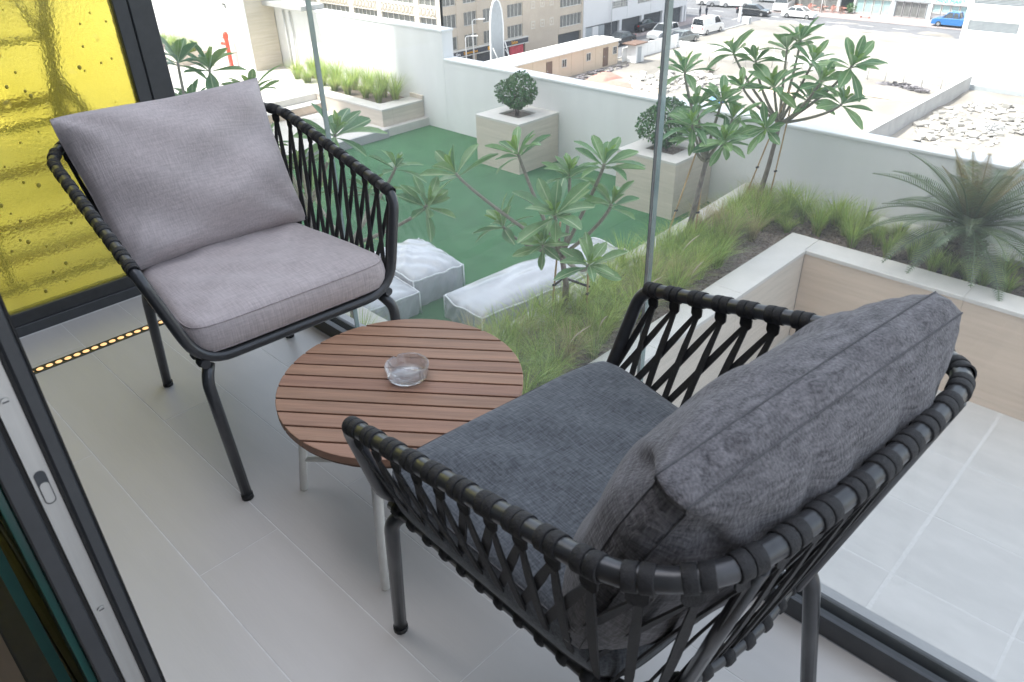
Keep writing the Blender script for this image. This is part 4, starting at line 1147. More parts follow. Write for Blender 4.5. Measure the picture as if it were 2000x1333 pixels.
# ================================================================== OUR BUILDING AND BALCONY
hb_ = thing('hotel_building', 'the tall white hotel whose open balcony holds the two chairs', 'building', (0, -3, 0))
b = MB()
b.box(-27.2, -9, GZ, -3.2, -0.12, 2.75); b.box(0.62, -9, GZ, 28, -0.12, 2.75); b.box(-3.2, -9, GZ, 0.62, -0.12, -0.25); b.box(-27.2, -16, 2.76, 28, -5.4, 41)  # unseen mass: upper block set back, right bay walled, to brighten the balcony
b.build('facade', M['sunwhite'], hb_)
b = MB(); b.box(-3.15, -5.2, 0, -3.05, -0.13, 2.6); b.box(0.5, -5.2, 0, 0.6, -0.13, 2.6); b.box(-3.05, -5.3, 0, 0.5, -5.2, 2.6); b.box(-3.15, -5.4, 2.601, 0.6, -0.13, 2.75)
b.build('room_wall', M['room'], hb_)
b = MB(); b.box(-3.05, -5.2, -0.1, 0.5, -0.135, -0.004); b.build('room_floor', M['floor_wood'], hb_)
b = MB(); b.box(-3.05, -0.134, -0.1, 0.6, -0.034, -0.002); b.build('threshold', M['floor_wood'], hb_)

# balcony slab and its plank tiles
b = MB(); b.box(-3.12, 0.10, -0.24, 2.2, 1.20, -0.0007)
fl = struct(b.build('balcony_floor', M['grout']))
b = MB(); b.box(-3.12, 1.2005, -0.24, 2.2, 1.40, -0.03); b.build('slab_edge', M['concrete'], fl)
rs = random.Random(17)
rows = [0.10, 0.142, 0.36, 0.578, 0.796, 1.014, 1.232]
for j in range(len(rows)-1):
    y0, y1 = rows[j], rows[j+1]
    x = -1.47 - 1.36*3 if j % 2 == 0 else -1.47-0.68-1.36*2
    while x < 2.0:
        x0, x1 = max(x, -3.06), min(x+1.36, 2.0)
        if x1-x0 > 0.02:
            b = MB(); b.box(x0+0.0011, y0+0.0016, -0.0055, x1-0.0013, y1-0.0016, rs.uniform(-0.0003, 0.0), 0.0004); b.build('tile', M['tile'], fl)
        x += 1.36

# glass balustrade: base channel and three panes
bal = thing('glass_balustrade', 'frameless clear glass balustrade in a dark base channel along the balcony edge', 'balustrade', (-1, 1.28, 0))
b = MB(); b.box(-3.0, 1.2325, 0.0, 2.2, 1.2425, 0.055, 0.001); b.box(-3.0, 1.243, -0.002, 2.2, 1.300, 0.012)
b.build('base_channel', M['alu_face'], bal)
b = MB(); b.box(-3.0, 1.2427, 0.0121, 2.2, 1.259, 0.050, 0.001); b.build('inner_gasket', M['alu_dark'], bal)
b = MB(); b.box(-3.0, 1.2815, 0.0121, 2.2, 1.288, 0.055, 0.001); b.build('outer_gasket', M['rubber'], bal)
b = MB(); b.box(-3.0, 1.2885, 0.0121, 2.2, 1.300, 0.050, 0.001); b.build('outer_channel', M['alu_dark'], bal)
def pane(x0, x1):
    b = MB(); y0, y1, z0, z1 = 1.2625, 1.2785, 0.013, 2.6
    vs = [(x, y, z) for z in (z0, z1) for y in (y0, y1) for x in (x0, x1)]
    b.add(vs, [(0, 1, 5, 4), (2, 6, 7, 3)], 0)
    b.add(vs, [(0, 2, 3, 1), (4, 5, 7, 6), (0, 4, 6, 2), (1, 3, 7, 5)], 1)
    return b.build('glass_pane', [M['glass'], M['glass_edge']], bal)
JL, JR = -2.055, -0.842
pane(-6.0, JL-0.0015); pane(JL+0.0015, JR-0.004); pane(JR+0.004, 2.2)
for jx, hw_ in ((JR, 0.0032), (JL, 0.0011)):
    b = MB(); b.box(jx-hw_, 1.2635, 0.013, jx+hw_, 1.2775, 2.6); b.build('joint_seal', M['seal'], bal)

# yellow glass partition at the left end
yp = thing('yellow_partition', 'partition of bubbled yellow glass in a dark frame behind the pale cushioned chair', 'partition', (-3.07, 0.6, 0))
b = MB(); b.box(-3.10, -0.1, 0.09, -3.092, 1.105, 2.6); b.build('glass_pane', M['yellow'], yp)
b = MB(); b.box(-3.13, -0.1, -0.001, -3.071, 1.30, 0.041, 0.002); b.build('bottom_rail', M['alu_face'], yp)
b = MB(); b.box(-3.125, -0.1, 0.0415, -3.0765, 1.16, 0.092, 0.002); b.build('sill', M['alu_dark'], yp)
b = MB(); b.box(-3.125, 1.105, 0.0925, -3.0765, 1.155, 2.6, 0.002); b.build('stile', M['alu_face'], yp)
b = MB(); b.box(-3.125, 1.1585, 0.0425, -3.0735, 1.245, 2.6, 0.003); b.build('post', M['alu_face'], yp)
b = MB(); b.box(-3.12, 1.1552, 0.0425, -3.08, 1.1583, 2.6); b.build('gasket', M['rubber'], yp)
# bubbles and drops moulded into the yellow glass
b = MB(); rs = random.Random(61)
for k in range(190):
    y, z = rs.uniform(-0.05, 1.09), rs.uniform(0.11, 1.35); r_ = rs.uniform(0.002, 0.006)*(1 if rs.random() < .8 else 1.35)
    n = 10; i0 = len(b.v)
    for (q, h) in ((1.0, 0.0), (0.82, 0.28), (0.45, 0.46)):
        for a in range(n): b.v.append((-3.0919+r_*h*0.8, y+r_*q*math.cos(2*PI*a/n), z+r_*q*1.15*math.sin(2*PI*a/n)))
    b.v.append((-3.0919+r_*0.4, y, z))
    for q in range(2):
        for a in range(n): b.f.append((i0+q*n+a, i0+q*n+(a+1) % n, i0+(q+1)*n+(a+1) % n, i0+(q+1)*n+a)); b.m.append(0); b.sm.append(True)
    for a in range(n): b.f.append((i0+2*n+a, i0+2*n+(a+1) % n, i0+3*n)); b.m.append(0); b.sm.append(True)
o = b.build('glass_bubble', M['bubble'], yp); o['kind'] = 'stuff'
# the neighbour's side seen through it, kept open and pale to brighten the glass
b = MB(); b.box(-9, -0.115, -0.24, -3.14, 1.25, -0.01)
nf = struct(b.build('neighbour_floor', M['shade']))
x = -3.2; k = 0
while x > -8.5:
    wd = (0.32, 0.42, 0.30, 0.46, 0.36, 0.5)[k % 6]
    b = MB(); b.box(x-wd+0.04, -0.11, -0.0095, x-0.04, 1.24, 0.0, 0.002); b.build('tile', M['tile'], nf); x -= wd; k += 1
nw = thing('neighbour_wall', 'pale low wall of the next balcony blurred behind the yellow glass', 'wall', (-8.6, 0.6, 0))
b = MB(); b.box(-9.0, -0.11, -0.2, -8.55, 1.25, 1.0); b.build('wall', M['sunwhite'], nw)
nc = thing('neighbour_chair', 'dark metal chair frame blurred behind the yellow glass', 'chair', (-3.6, 0.9, 0))
b = MB(); b.tube([(-3.6, 1.075, 1.30), (-3.6, 0.955, 0.62)], 0.028, 8); b.build('upright', M['tube'], nc)
b = MB(); b.tube([(-3.6, 0.985, 0.80), (-3.6, 1.06, 0.64)], 0.022, 8); b.build('brace', M['tube'], nc)
b = MB(); b.tube([(-3.62, 0.93, 1.12), (-3.61, 1.0, 0.93)], 0.014, 8); b.build('brace', M['tube'], nc)
b = MB(); b.tube([(-3.6, 0.99, 0.94), (-3.6, 0.80, 0.94)], 0.012, 8); b.build('rail', M['tube'], nc)
b = MB(); b.tube([(-3.6, 1.08, 0.625), (-3.6, 0.55, 0.625)], 0.014, 8); b.build('seat_rail', M['tube'], nc)
b = MB(); b.tube([(-3.6, 1.07, 0.635), (-3.6, 1.07, 0.0)], 0.014, 8); b.build('leg', M['tube'], nc)
b = MB(); b.tube([(-3.6, 0.56, 0.62), (-3.6, 0.56, 0.0)], 0.014, 8); b.build('leg', M['tube'], nc)
nb = thing('neighbour_railing', 'dark horizontal rails blurred behind the yellow glass', 'railing', (-3.7, 0.5, 0))
for z, r_ in ((0.685, 0.024), (0.42, 0.02), (0.19, 0.022), (0.05, 0.014)):
    b = MB(); b.tube([(-3.7, -0.1, z), (-3.7, 1.0, z+0.004)], r_, 8); b.build('rail', M['wood_under'], nb)
for y in (-0.08, 1.02):
    b = MB(); b.tube([(-3.7, y, 0), (-3.7, y, 0.72)], 0.016, 8); b.build('post', M['wood_under'], nb)
# floor light strip
ls = thing('floor_light_strip', 'recessed floor strip of small warm lit lamps before the yellow glass', 'light strip', (-2.775, 0.6, 0))
b = MB(); b.box(-2.795, 0.16, -0.004, -2.7555, 1.22, 0.0012, 0.0008); b.build('channel', M['led_channel'], ls)
b = MB(); b.box(-2.797, 0.159, -0.004, -2.7952, 1.221, 0.0022); b.box(-2.7553, 0.159, -0.004, -2.7535, 1.221, 0.0022); b.build('edge_trim', M['alu_dark'], ls)
b = MB(); b.lathe([(0.0115, 0), (0.0115, 0.0015), (0.009, 0.0025), (0, 0.003)], 14); ledm = b.mesh('led_lens', M['led'])
b = MB(); b.lathe([(0.0155, 0), (0.0155, 0.0014), (0.0125, 0.0018), (0.0118, 0.0005)], 14); ring = b.mesh('led_ring', M['led_channel'])
for k in range(32):
    y = 0.19+k*0.0315
    o = inst(ledm, 'lamp', ls, loc=(0, y-0.6, 0.0011))
    inst(ring, 'bezel', o, loc=(0, 0, 0))

# sliding door leaf, edge on
dr = thing('sliding_door', 'edge of a dark framed sliding glass door with its pale lock plate', 'door', (-1.4, 0.07, 0))
E0 = -0.80
b = MB(); b.box(E0-0.06, 0.0935, 0.02, E0+0.003, 0.1095, 2.5, 0.003); b.build('outer_stile', M['alu_face'], dr)
b = MB(); b.box(E0-0.06, 0.0905, 0.02, E0+0.004, 0.0933, 2.5); b.box(E0-0.06, 0.1097, 0.02, E0+0.002, 0.112, 2.5); b.build('brush_seal', M['rubber'], dr)
b = MB(); b.box(E0-0.06, 0.0705, 0.02, E0-0.001, 0.090, 2.5); pl_ = b.build('edge_plate', M['alu_light'], dr)
b = MB()
def capsule(x0, x1, yc, hw, za, zb):
    P = [(yc+hw*math.cos(PI*k/8), zb+hw*math.sin(PI*k/8)) for k in range(9)] + [(yc-hw*math.cos(PI*k/8), za-hw*math.sin(PI*k/8)) for k in range(9)]
    n = len(P); bb = MB()
    bb.add([(x0, p[0], p[1]) for p in P]+[(x1, p[0], p[1]) for p in P], [tuple(range(n))[::-1], tuple(range(n, 2*n))]+[(i, (i+1) % n, n+(i+1) % n, n+i) for i in range(n)])
    return bb
capsule(E0-0.0008, E0-0.0002, 0.0795, 0.0058, 0.880, 0.914).build('strike_slot', M['shade'], pl_)
capsule(E0-0.0002, E0+0.0006, 0.0795, 0.0046, 0.881, 0.900).build('strike', M['alu_light'], pl_)
for z in (1.012, 0.70):
    b = MB(); b.tube([(E0-0.001, 0.0795, z), (E0+0.0008, 0.0795, z)], 0.0045, 12); sc = b.build('screw', M['alu_light'], pl_)
    b = MB(); b.obox((E0+0.0009, 0.0795, z), None, (0.0003, 0.003, 0.0007)); b.build('slot', M['shade'], sc)
b = MB(); b.box(E0-0.0605, 0.0655, 0.02, E0-0.004, 0.070, 2.5); b.build('gasket', M['rubber'], dr)
b = MB(); b.box(E0-0.062, 0.0455, 0.02, E0, 0.065, 2.5, 0.002); b.build('inner_stile', M['alu_face'], dr)
b = MB(); b.box(-2.2, 0.052, 0.08, E0-0.062, 0.062, 2.5); b.build('glass_pane', M['dark_glass'], dr)
b = MB(); b.box(-2.2, 0.040, 0.02, E0-0.063, 0.075, 0.08, 0.002); b.build('bottom_rail', M['alu_face'], dr)
b = MB(); b.box(E0-0.10, 0.0357, 0.02, E0-0.02, 0.0449, 2.5, 0.001); b.build('edge_seal', M['teal_edge'], dr)
b = MB(); b.box(-3.05, -0.034, -0.02, 0.6, 0.034, 0.012, 0.002); b.box(-3.05, 0.0345, -0.02, 0.6, 0.099, 0.004, 0.001)
dt = b.build('door_track', M['alu_dark'], hb_)
fx = thing('fixed_window', 'dark fixed glass pane beside the sliding door with a green edge', 'window', (-1.9, 0.0, 0))
b = MB(); b.box(-3.05, 0.012, 0.06, -0.95, 0.022, 2.5); b.build('glass_pane', M['dark_glass'], fx)
b = MB(); b.box(-0.949, 0.010, 0.06, -0.944, 0.024, 2.5); b.build('glass_edge', M['teal_edge'], fx)
b = MB(); b.box(-3.05, -0.030, 0.0125, -0.95, 0.030, 0.0595, 0.002); b.build('bottom_rail', M['alu_face'], fx)

# ================================================================== FURNITURE
def rounded_cushion(wf, wb, d, h, rc, crown, n=26, seed=1, puff=0.012):
    """seat pad: trapezoid plan, local x forward, z up from 0; returns MB and its rim curves"""
    rs = random.Random(seed); b = MB()
    ph = [(rs.uniform(4, 14), rs.uniform(4, 14), rs.uniform(0, 6), rs.uniform(0, 6)) for _ in range(5)]
    def plan(u, v, inset=0.0):
        # superellipse-like square to rounded trapezoid
        x = u; y = v
        k = 1 - 0.075*(abs(u)**7)*(abs(v)**7)
        x *= k; y *= k
        w_ = (wb+(wf-wb)*(x+1)/2)/2 - inset
        return Vector((x*(d/2-inset), y*w_, 0))
    N_ = n
    def surf(top):
        i0 = len(b.v)
        for j in range(N_+1):
            for i in range(N_+1):
                u = math.sin((i/N_-0.5)*PI); v = math.sin((j/N_-0.5)*PI)
                u = 0.5*u+0.5*(i/N_*2-1); v = 0.5*v+0.5*(j/N_*2-1)
                p = plan(u, v)
                e = max(0, (1-u**8)*(1-v**8))
                rough = puff*sum(math.sin(a*u+c)*math.cos(bb*v+dd) for a, bb, c, dd in ph)/5
                dome = crown*max(0, (1-u*u)*(1-v*v))**0.5
                z = (h-0.012 + 0.012*e**0.4 + dome + rough*e) if top else (0.012-0.012*e**0.4)
                b.v.append((p.x, p.y, z))
        for j in range(N_):
            for i in range(N_):
                o = i0+j*(N_+1)+i
                q = (o, o+1, o+N_+2, o+N_+1)
                b.f.append(q if top else q[::-1]); b.m.append(0); b.sm.append(True)
        return i0
    a0 = surf(True); c0 = surf(False)
    ring = [i for i in range(N_)] + [N_+(N_+1)*j for j in range(N_)] + [(N_+1)*N_+N_-i for i in range(N_)] + [(N_+1)*(N_-j) for j in range(N_)]
    # gusset with a slight bulge
    rows = 4; base = len(b.v); nr = len(ring)
    for r_ in range(1, rows):
        t = r_/rows
        for q in ring:
            pt, pb_ = Vector(b.v[a0+q]), Vector(b.v[c0+q])
            p = pt.lerp(pb_, t); rad = Vector((p.x, p.y, 0)).normalized()*0.008*math.sin(PI*t)
            b.v.append(tuple(p+rad))
    def idx(r_, k):
        k %= nr
        return a0+ring[k] if r_ == 0 else c0+ring[k] if r_ == rows else base+(r_-1)*nr+k
    for r_ in range(rows):
        for k in range(nr):
            b.f.append((idx(r_, k), idx(r_+1, k), idx(r_+1, k+1), idx(r_, k+1))); b.m.append(0); b.sm.append(True)
    top_rim = [Vector(b.v[a0+q]) for q in ring]; bot_rim = [Vector(b.v[c0+q]) for q in ring]
    return b, top_rim, bot_rim
def throw_pillow(w_, h_, t_, seed, edge=0.0, n=36, wr=0.006, pinch=0.07, ear=None, rcor=0.0, full=0.55, tuck=None):
    """scatter pillow: x across, y up, z thickness. edge>0 gives a boxed border of that width"""
    rs = random.Random(seed); b = MB()
    ph = [(rs.uniform(2, 9), rs.uniform(2, 9), rs.uniform(0, 6), rs.uniform(0, 6)) for _ in range(6)]
    def pt(i, j, side):
        u = i/n*2-1; v = j/n*2-1
        u = math.copysign(abs(u)**0.85, u); v = math.copysign(abs(v)**0.85, v)
        ku, kv = math.sqrt(1-rcor*v*v/2), math.sqrt(1-rcor*u*u/2)
        x = u*ku*w_/2*(1-pinch*(1-v*v)*abs(u)**3); y = v*kv*h_/2*(1-pinch*(1-u*u)*abs(v)**3)
        g = max(0.0, (1-abs(u)**2.6)*(1-abs(v)**2.6))
        z = t_/2*g**full
        # creases fanning out of the corners and sagging in the middle
        cr = 0
        for su in (-1, 1):
            for sv in (-1, 1):
                du, dv = u-su, v-sv; q = math.hypot(du, dv); a = math.atan2(dv, du)
                cr += math.sin(a*9+su*2+sv*3+ph[0][2])*math.exp(-q*2.6)*(1-math.exp(-q*9))
        z += wr*g**0.4*(1.2*cr + sum(math.sin(a*u+c)*math.cos(bb*v+dd) for a, bb, c, dd in ph)/2.2)
        if edge:      # soft creases pulled across from the seam
            for (u0, v0, sl, am) in ((-0.62, 0.75, 0.3, .007), (-0.28, 0.82, -0.25, .009), (0.08, 0.72, 0.2, .007), (0.38, 0.85, -0.3, .009), (0.62, 0.6, 0.35, .006), (-0.1, 0.35, 0.5, .005)):
                q = u-u0-sl*(v-v0)
                z -= am*(1 if side > 0 else 1.3)*math.exp(-(q/0.05)**2-((v-v0)/0.28)**2)*(1-q*6)*g**0.25
        z = max(z, 0)
        x *= 0.95+0.05*v
        dent = 0.0
        if tuck:
            du, dv = (u-tuck[0]*0.93), (v-0.80)
            dent = math.exp(-(du*du/0.02+dv*dv/0.035))*0.34 + math.exp(-((du*0.8-dv*0.6)**2/0.0016+(du*0.6+dv*0.8)**2/0.05))*0.3
        x -= tuck[0]*0.045*dent if tuck else 0
        p = Vector((x, y, side*(z*(1-0.5*min(1, dent))+edge/2)))
        if ear and v > 0.4 and u*ear[0] > 0.55:
            k = ((u*ear[0]-0.55)/0.45)*((v-0.4)/0.6)
            p.z += ear[1]*k*k; p.y -= abs(ear[1])*0.5*k*k
        return p
    i0 = []
    for side in (1, -1):
        i0.append(len(b.v))
        for j in range(n+1):
            for i in range(n+1): b.v.append(tuple(pt(i, j, side)))
        for j in range(n):
            for i in range(n):
                o = i0[-1]+j*(n+1)+i; q = (o, o+1, o+n+2, o+n+1)
                b.f.append(q if side > 0 else q[::-1]); b.m.append(0); b.sm.append(True)
    ring = [i for i in range(n)] + [n+(n+1)*j for j in range(n)] + [(n+1)*n+n-i for i in range(n)] + [(n+1)*(n-j) for j in range(n)]
    nr = len(ring)
    if edge > 0:
        for k in range(nr):
            pm = (Vector(b.v[i0[0]+ring[k]])+Vector(b.v[i0[1]+ring[k]]))/2
            rd = Vector((pm.x, pm.y, 0)).normalized()
            b.v.append(tuple(pm+rd*(0.009+0.004*math.sin(k*0.8)+0.003*math.sin(k*2.3))))
        mid0 = len(b.v)-nr
        for k in range(nr):
            k2 = (k+1) % nr
            b.f.append((i0[0]+ring[k], mid0+k, mid0+k2, i0[0]+ring[k2])); b.m.append(0); b.sm.append(True)
            b.f.append((mid0+k, i0[1]+ring[k], i0[1]+ring[k2], mid0+k2)); b.m.append(0); b.sm.append(True)
    r1 = [Vector(b.v[i0[0]+q]) for q in ring]; r2 = [Vector(b.v[i0[1]+q]) for q in ring]
    return b, r1, r2

def zr(u):                      # the arm rail climbs towards the back
    return 0.682 + 0.158*min(1.0, max(0.0, -u/0.68))
RT = 0.0145
def make_chair(loc, rz, label):
    t = thing('woven_chair', label, 'chair', loc, rz, 'pair of woven balcony chairs')
    fr_pts = [(0.055, 0.285, 0.42), (0.015, 0.36, 0.682), (-0.66, 0.345, zr(-.66)), (-0.685, 0, zr(-.68)), (-0.66, -0.345, zr(-.66)), (0.015, -0.36, 0.682), (0.055, -0.285, 0.42)]
    P = rpath(fr_pts, [0.085, 0.045, 0.15, 0.30, 0.15, 0.045, 0.085], closed=True, seg=8)
    b = MB(); b.tube(P, RT, 12, closed=True); b.build('frame_tube', M['tube'], t, world=False)
    bl_pts = [(0.06, 0.277, 0.418), (-0.525, 0.232, 0.402), (-0.568, 0.0, 0.398), (-0.525, -0.232, 0.402), (0.06, -0.277, 0.418)]
    BP = rpath(bl_pts, [0, 0.09, 0.2, 0.09, 0], seg=6)
    b = MB(); b.tube(BP, 0.0125, 10); b.build('seat_rail', M['tube'], t, world=False)
    # legs
    for sy in (1, -1):
        b = MB(); b.tube(rpath([(0.035, sy*0.262, 0.405), (0.06, sy*0.285, 0.37), (0.105, sy*0.278, 0.012)], 0.06, seg=6), [0.0155]*8+[0.0145], 12)
        l = b.build('leg', M['tube'], t, world=False)
        b = MB(); b.tube([(0.104, sy*0.278, 0.016), (0.1055, sy*0.278, 0.0)], 0.0165, 12); b.build('foot_cap', M['rubber'], l, world=False)
        b = MB(); b.tube(rpath([(-0.515, sy*0.222, 0.395), (-0.545, sy*0.225, 0.355), (-0.60, sy*0.230, 0.012)], 0.06, seg=6), [0.0155]*8+[0.0145], 12)
        l = b.build('leg', M['tube'], t, world=False)
        b = MB(); b.tube([(-0.60, sy*0.228, 0.016), (-0.603, sy*0.2285, 0.0)], 0.0165, 12); b.build('foot_cap', M['rubber'], l, world=False)
        b = MB(); b.tube([(-0.672, sy*0.225, zr(-.67)-0.012), (-0.552, sy*0.150, 0.402)], 0.0105, 10); b.build('back_stay', M['tube'], t, world=False)
    # open paths the cords run between
    top = Arc([p for p in rpath(fr_pts[1:6], [0, 0.15, 0.30, 0.15, 0], seg=10)])
    bot = Arc(BP)
    NW = 33
    tp = [(k+0.55)/(NW+0.1) for k in range(NW)]
    def strap_between(p, q, tangent, wd, bend):
        d = (q-p); n = d.cross(tangent).normalized(); wv = n.cross(d).normalized()
        b = MB(); seg = 4; vs = []
        for s_ in range(seg+1):
            k = s_/seg; c = p.lerp(q, k) + n*bend*math.sin(PI*k)
            ww = wd*(0.62 + 0.38*min(1, 5*k, 5*(1-k)))
            for a, h in ((-1, -1), (1, -1), (1, 1), (-1, 1)): vs.append(c + wv*(a*ww/2) + n*(h*0.0017))
        fs = [(0, 1, 2, 3)[::-1], tuple(seg*4+k for k in range(4))]
        for s_ in range(seg):
            for k in range(4): fs.append((s_*4+k, s_*4+(k+1) % 4, s_*4+4+(k+1) % 4, s_*4+4+k))
        b.add(vs, fs); return b
    rs = random.Random(3)
    for k in range(NW):
        c, tg = top.at(tp[k])
        jt = rs.uniform(-.0025, .0025); ja = rs.uniform(-.07, .07)
        for off in (-0.0088, 0.0088):            # each wrap is a doubled band
            cc = c+tg*(off*rs.uniform(.96, 1.16)+jt)
            b = MB(); hw_ = 0.0084
            m3 = frame((tg+tg.cross(V(0, 0, 1))*ja+V(0, 0, ja*.6)).normalized())
            prof = [(RT-0.0005, -hw_), (RT+0.0019, -hw_+0.0002), (RT+0.0024, -hw_+0.0013), (RT+0.0024, hw_-0.0013), (RT+0.0019, hw_-0.0002), (RT-0.0005, hw_)]
            vs = []; n = 16
            for (r_, x) in prof:
                for a in range(n):
                    an = 2*PI*a/n; vs.append(cc + m3 @ Vector((x, r_*math.cos(an), r_*math.sin(an))))
            fs = [(i*n+a, (i+1)*n+a, (i+1)*n+(a+1) % n, i*n+(a+1) % n) for i in range(len(prof)-1) for a in range(n)]
            b.add(vs, fs, 0, True); b.build('cord_wrap', M['strap'], t, world=False)
        start = c + Vector((0, 0, -RT-0.004)); start2 = start + Vector((0, 0, -0.020))
        b = strap_between(start+Vector((0, 0, 0.006)), start2+Vector((0, 0, -0.004)), tg, 0.026, 0.0)
        b.build('cord_collar', M['strap'], t, world=False)
        for sgn in (-1, 1):
            kk = max(0.004, min(0.996, (k+0.5+sgn*1.3)/NW))
            e, te = bot.at(kk)
            e = e + Vector((0, 0, 0.006))
            b = strap_between(start2 + tg*sgn*0.003, e, tg, 0.0148 + rs.uniform(-.001, .001), sgn*0.004)
            b.build('cord', M['strap'], t, world=False)
    for k in range(NW):
        c, tg = bot.at((k+0.5)/NW); m3 = frame(tg); n = 10; hw_ = 0.011
        b = MB(); prof = [(0.0128, -hw_), (0.0165, -hw_*.7), (0.0178, 0), (0.0165, hw_*.7), (0.0128, hw_)]; vs = []
        for (r_, x) in prof:
            for a in range(n):
                an = 2*PI*a/n; vs.append(c + m3 @ Vector((x, r_*math.cos(an), r_*math.sin(an))))
        fs = [(i*n+a, (i+1)*n+a, (i+1)*n+(a+1) % n, i*n+(a+1) % n) for i in range(len(prof)-1) for a in range(n)]
        b.add(vs, fs, 0, True); b.build('rail_wrap', M['strap'], t, world=False)
    # seat webbing under the pad
    for k in range(9):
        u = 0.02-k*0.06; w_ = 0.277+(0.232-0.277)*((0.06-u)/0.585)
        b = MB(); b.obox((u, 0, 0.418+(u-0.06)*0.028), None, (0.018, w_, 0.002)); b.build('seat_web', M['strap'], t, world=False)
    return t

LC, LRZ = (-1.722, 0.868, 0), math.atan2(-0.063, 0.998)
RC, RRZ = (-0.850, 0.868, 0), math.atan2(0.114, -0.993)
make_chair(LC, LRZ, 'black corded chair with pale mauve cushions by the yellow glass')
make_chair(RC, RRZ, 'black corded chair seen from behind with charcoal cushions, nearest the camera')
def to_chair(loc, rz, p):
    c, s_ = math.cos(rz), math.sin(rz)
    return Vector((loc[0]+c*p[0]-s_*p[1], loc[1]+s_*p[0]+c*p[1], p[2]))
def place_seat(loc, rz, m, thr, label, seed):
    o = thing('seat_cushion', label, 'cushion', to_chair(loc, rz, (-0.215, 0, 0.421)), rz, 'seat cushions')
    b, r1, r2 = rounded_cushion(0.595, 0.49, 0.56, 0.096, 0.05, 0.020, seed=seed)
    b.build('cover', m, o, world=False)
    for r_ in (r1, r2):
        b = MB(); b.tube(r_, 0.0016, 5, closed=True); b.build('seam', thr, o, world=False)
    o.rotation_euler = (0, R(-2.2), rz)
    return o
place_seat(LC, LRZ, M['fab_light'], M['thread_l'], 'pale mauve grey seat cushion on the chair by the yellow glass', 5)
place_seat(RC, RRZ, M['fab_seat'], M['thread'], 'slate grey seat cushion on the nearest chair', 6)
def place_pillow(loc, rz, m, thr, label, local, tilt, size, seed, edge, ear=None, spin=0.0, wr=0.006, pinch=0.07, rcor=0.0, full=0.55, tuck=None):
    p = to_chair(loc, rz, local)
    o = thing('back_pillow', label, 'pillow', p, 0, 'back pillows')
    # x across (chair left = +), y up the back, z towards the sitter
    yaxis = Vector((-math.sin(tilt), 0, math.cos(tilt))); zaxis = Vector((math.cos(tilt), 0, math.sin(tilt))); xaxis = yaxis.cross(zaxis)
    m3 = Matrix((xaxis, yaxis, zaxis)).transposed()
    q = Matrix.Rotation(rz, 3, 'Z') @ m3 @ Matrix.Rotation(spin, 3, 'Z')
    o.rotation_euler = q.to_euler()
    b, r1, r2 = throw_pillow(size[0], size[1], size[2], seed, edge, ear=ear, wr=wr, pinch=pinch, rcor=rcor, full=full, tuck=tuck)
    b.build('cover', m, o, world=False)
    for r_ in ((r1, r2) if edge else (r1,)):
        b = MB(); b.tube(r_, 0.0014, 5, closed=True); b.build('seam', thr, o, world=False)
    return o
place_pillow(LC, LRZ, M['fab_light'], M['thread_l'], 'pale mauve grey pillow leaning in the chair by the yellow glass', (-0.515, -0.004, 0.715), R(32), (0.645, 0.485, 0.205), 14, 0.0, ear=(-1, 0.07), wr=0.020, rcor=0.10, full=0.5)
place_pillow(RC, RRZ, M['fab_dark'], M['thread'], 'charcoal heather boxed pillow leaning in the nearest chair', (-0.515, 0.0, 0.715), R(22), (0.64, 0.475, 0.185), 15, 0.045, wr=0.010, pinch=0.02, rcor=0.26, full=0.5, tuck=(1,))

# slatted round table
TC = (-1.296, 0.902); TZ = 0.39; TR = 0.303
tb = thing('side_table', 'round teak slatted table on cream legs between the two chairs', 'table', (TC[0], TC[1], 0), R(37.6))
nsl = 12; pitch = 2*TR/nsl
for k in range(nsl):
    y0 = -TR+k*pitch+0.0028; y1 = -TR+(k+1)*pitch-0.0028
    if k == 0: y0 = -TR+0.0005
    if k == nsl-1: y1 = TR-0.0005
    poly = []
    for s_ in range(9):
        y = y0+(y1-y0)*s_/8; poly.append((math.sqrt(max(0, TR*TR-y*y)), y))
    for s_ in range(9):
        y = y1+(y0-y1)*s_/8; poly.append((-math.sqrt(max(0, TR*TR-y*y)), y))
    b = MB(); b.prism(poly, TZ-0.020, TZ); b.build('slat', M['wood'], tb, world=False, bevel=0.0016)
b = MB(); b.lathe([(TR-0.006, TZ-0.030), (TR-0.004, TZ-0.0205), (0, TZ-0.0205)], 48); b.build('underlay', M['wood_under'], tb, world=False)
for k in range(4):
    a = k*PI/2 + PI
    c, s_ = math.cos(a), math.sin(a)
    b = MB(); b.tube([(c*0.262, s_*0.262, TZ-0.029), (c*0.318, s_*0.318, 0.004)], [0.0135, 0.0105], 12); b.build('leg', M['cream'], tb, world=False)
    b = MB(); b.tube([(c*0.305, s_*0.305, 0.112), (c*0.0, s_*0.0, 0.125)], 0.0078, 10); b.build('stretcher', M['cream'], tb, world=False)
b = MB()
prof_o = [(0.038, 0.0), (0.046, 0.0015), (0.050, 0.006), (0.0535, 0.03), (0.055, 0.036)]
prof_i = [(0.0525, 0.0375), (0.0475, 0.036), (0.0455, 0.012), (0.041, 0.0085), (0.0, 0.0075)]
n = 72; vs = []
prof = [(0.0, 0.0002)] + prof_o + prof_i
for (r_, z) in prof:
    for k in range(n):
        a = 2*PI*k/n
        zz = z
        if z > 0.028:
            for na in (0.9, 0.9+2.094, 0.9+4.189):
                d = abs((a-na+PI) % (2*PI)-PI)
                if d < 0.11: zz = z-0.007*math.cos(d/0.11*PI/2)
        vs.append((r_*math.cos(a), r_*math.sin(a), zz))
fs = [(i*n+k, i*n+(k+1) % n, (i+1)*n+(k+1) % n, (i+1)*n+k) for i in range(len(prof)-1) for k in range(n)]
b.add(vs, fs, 0, True)
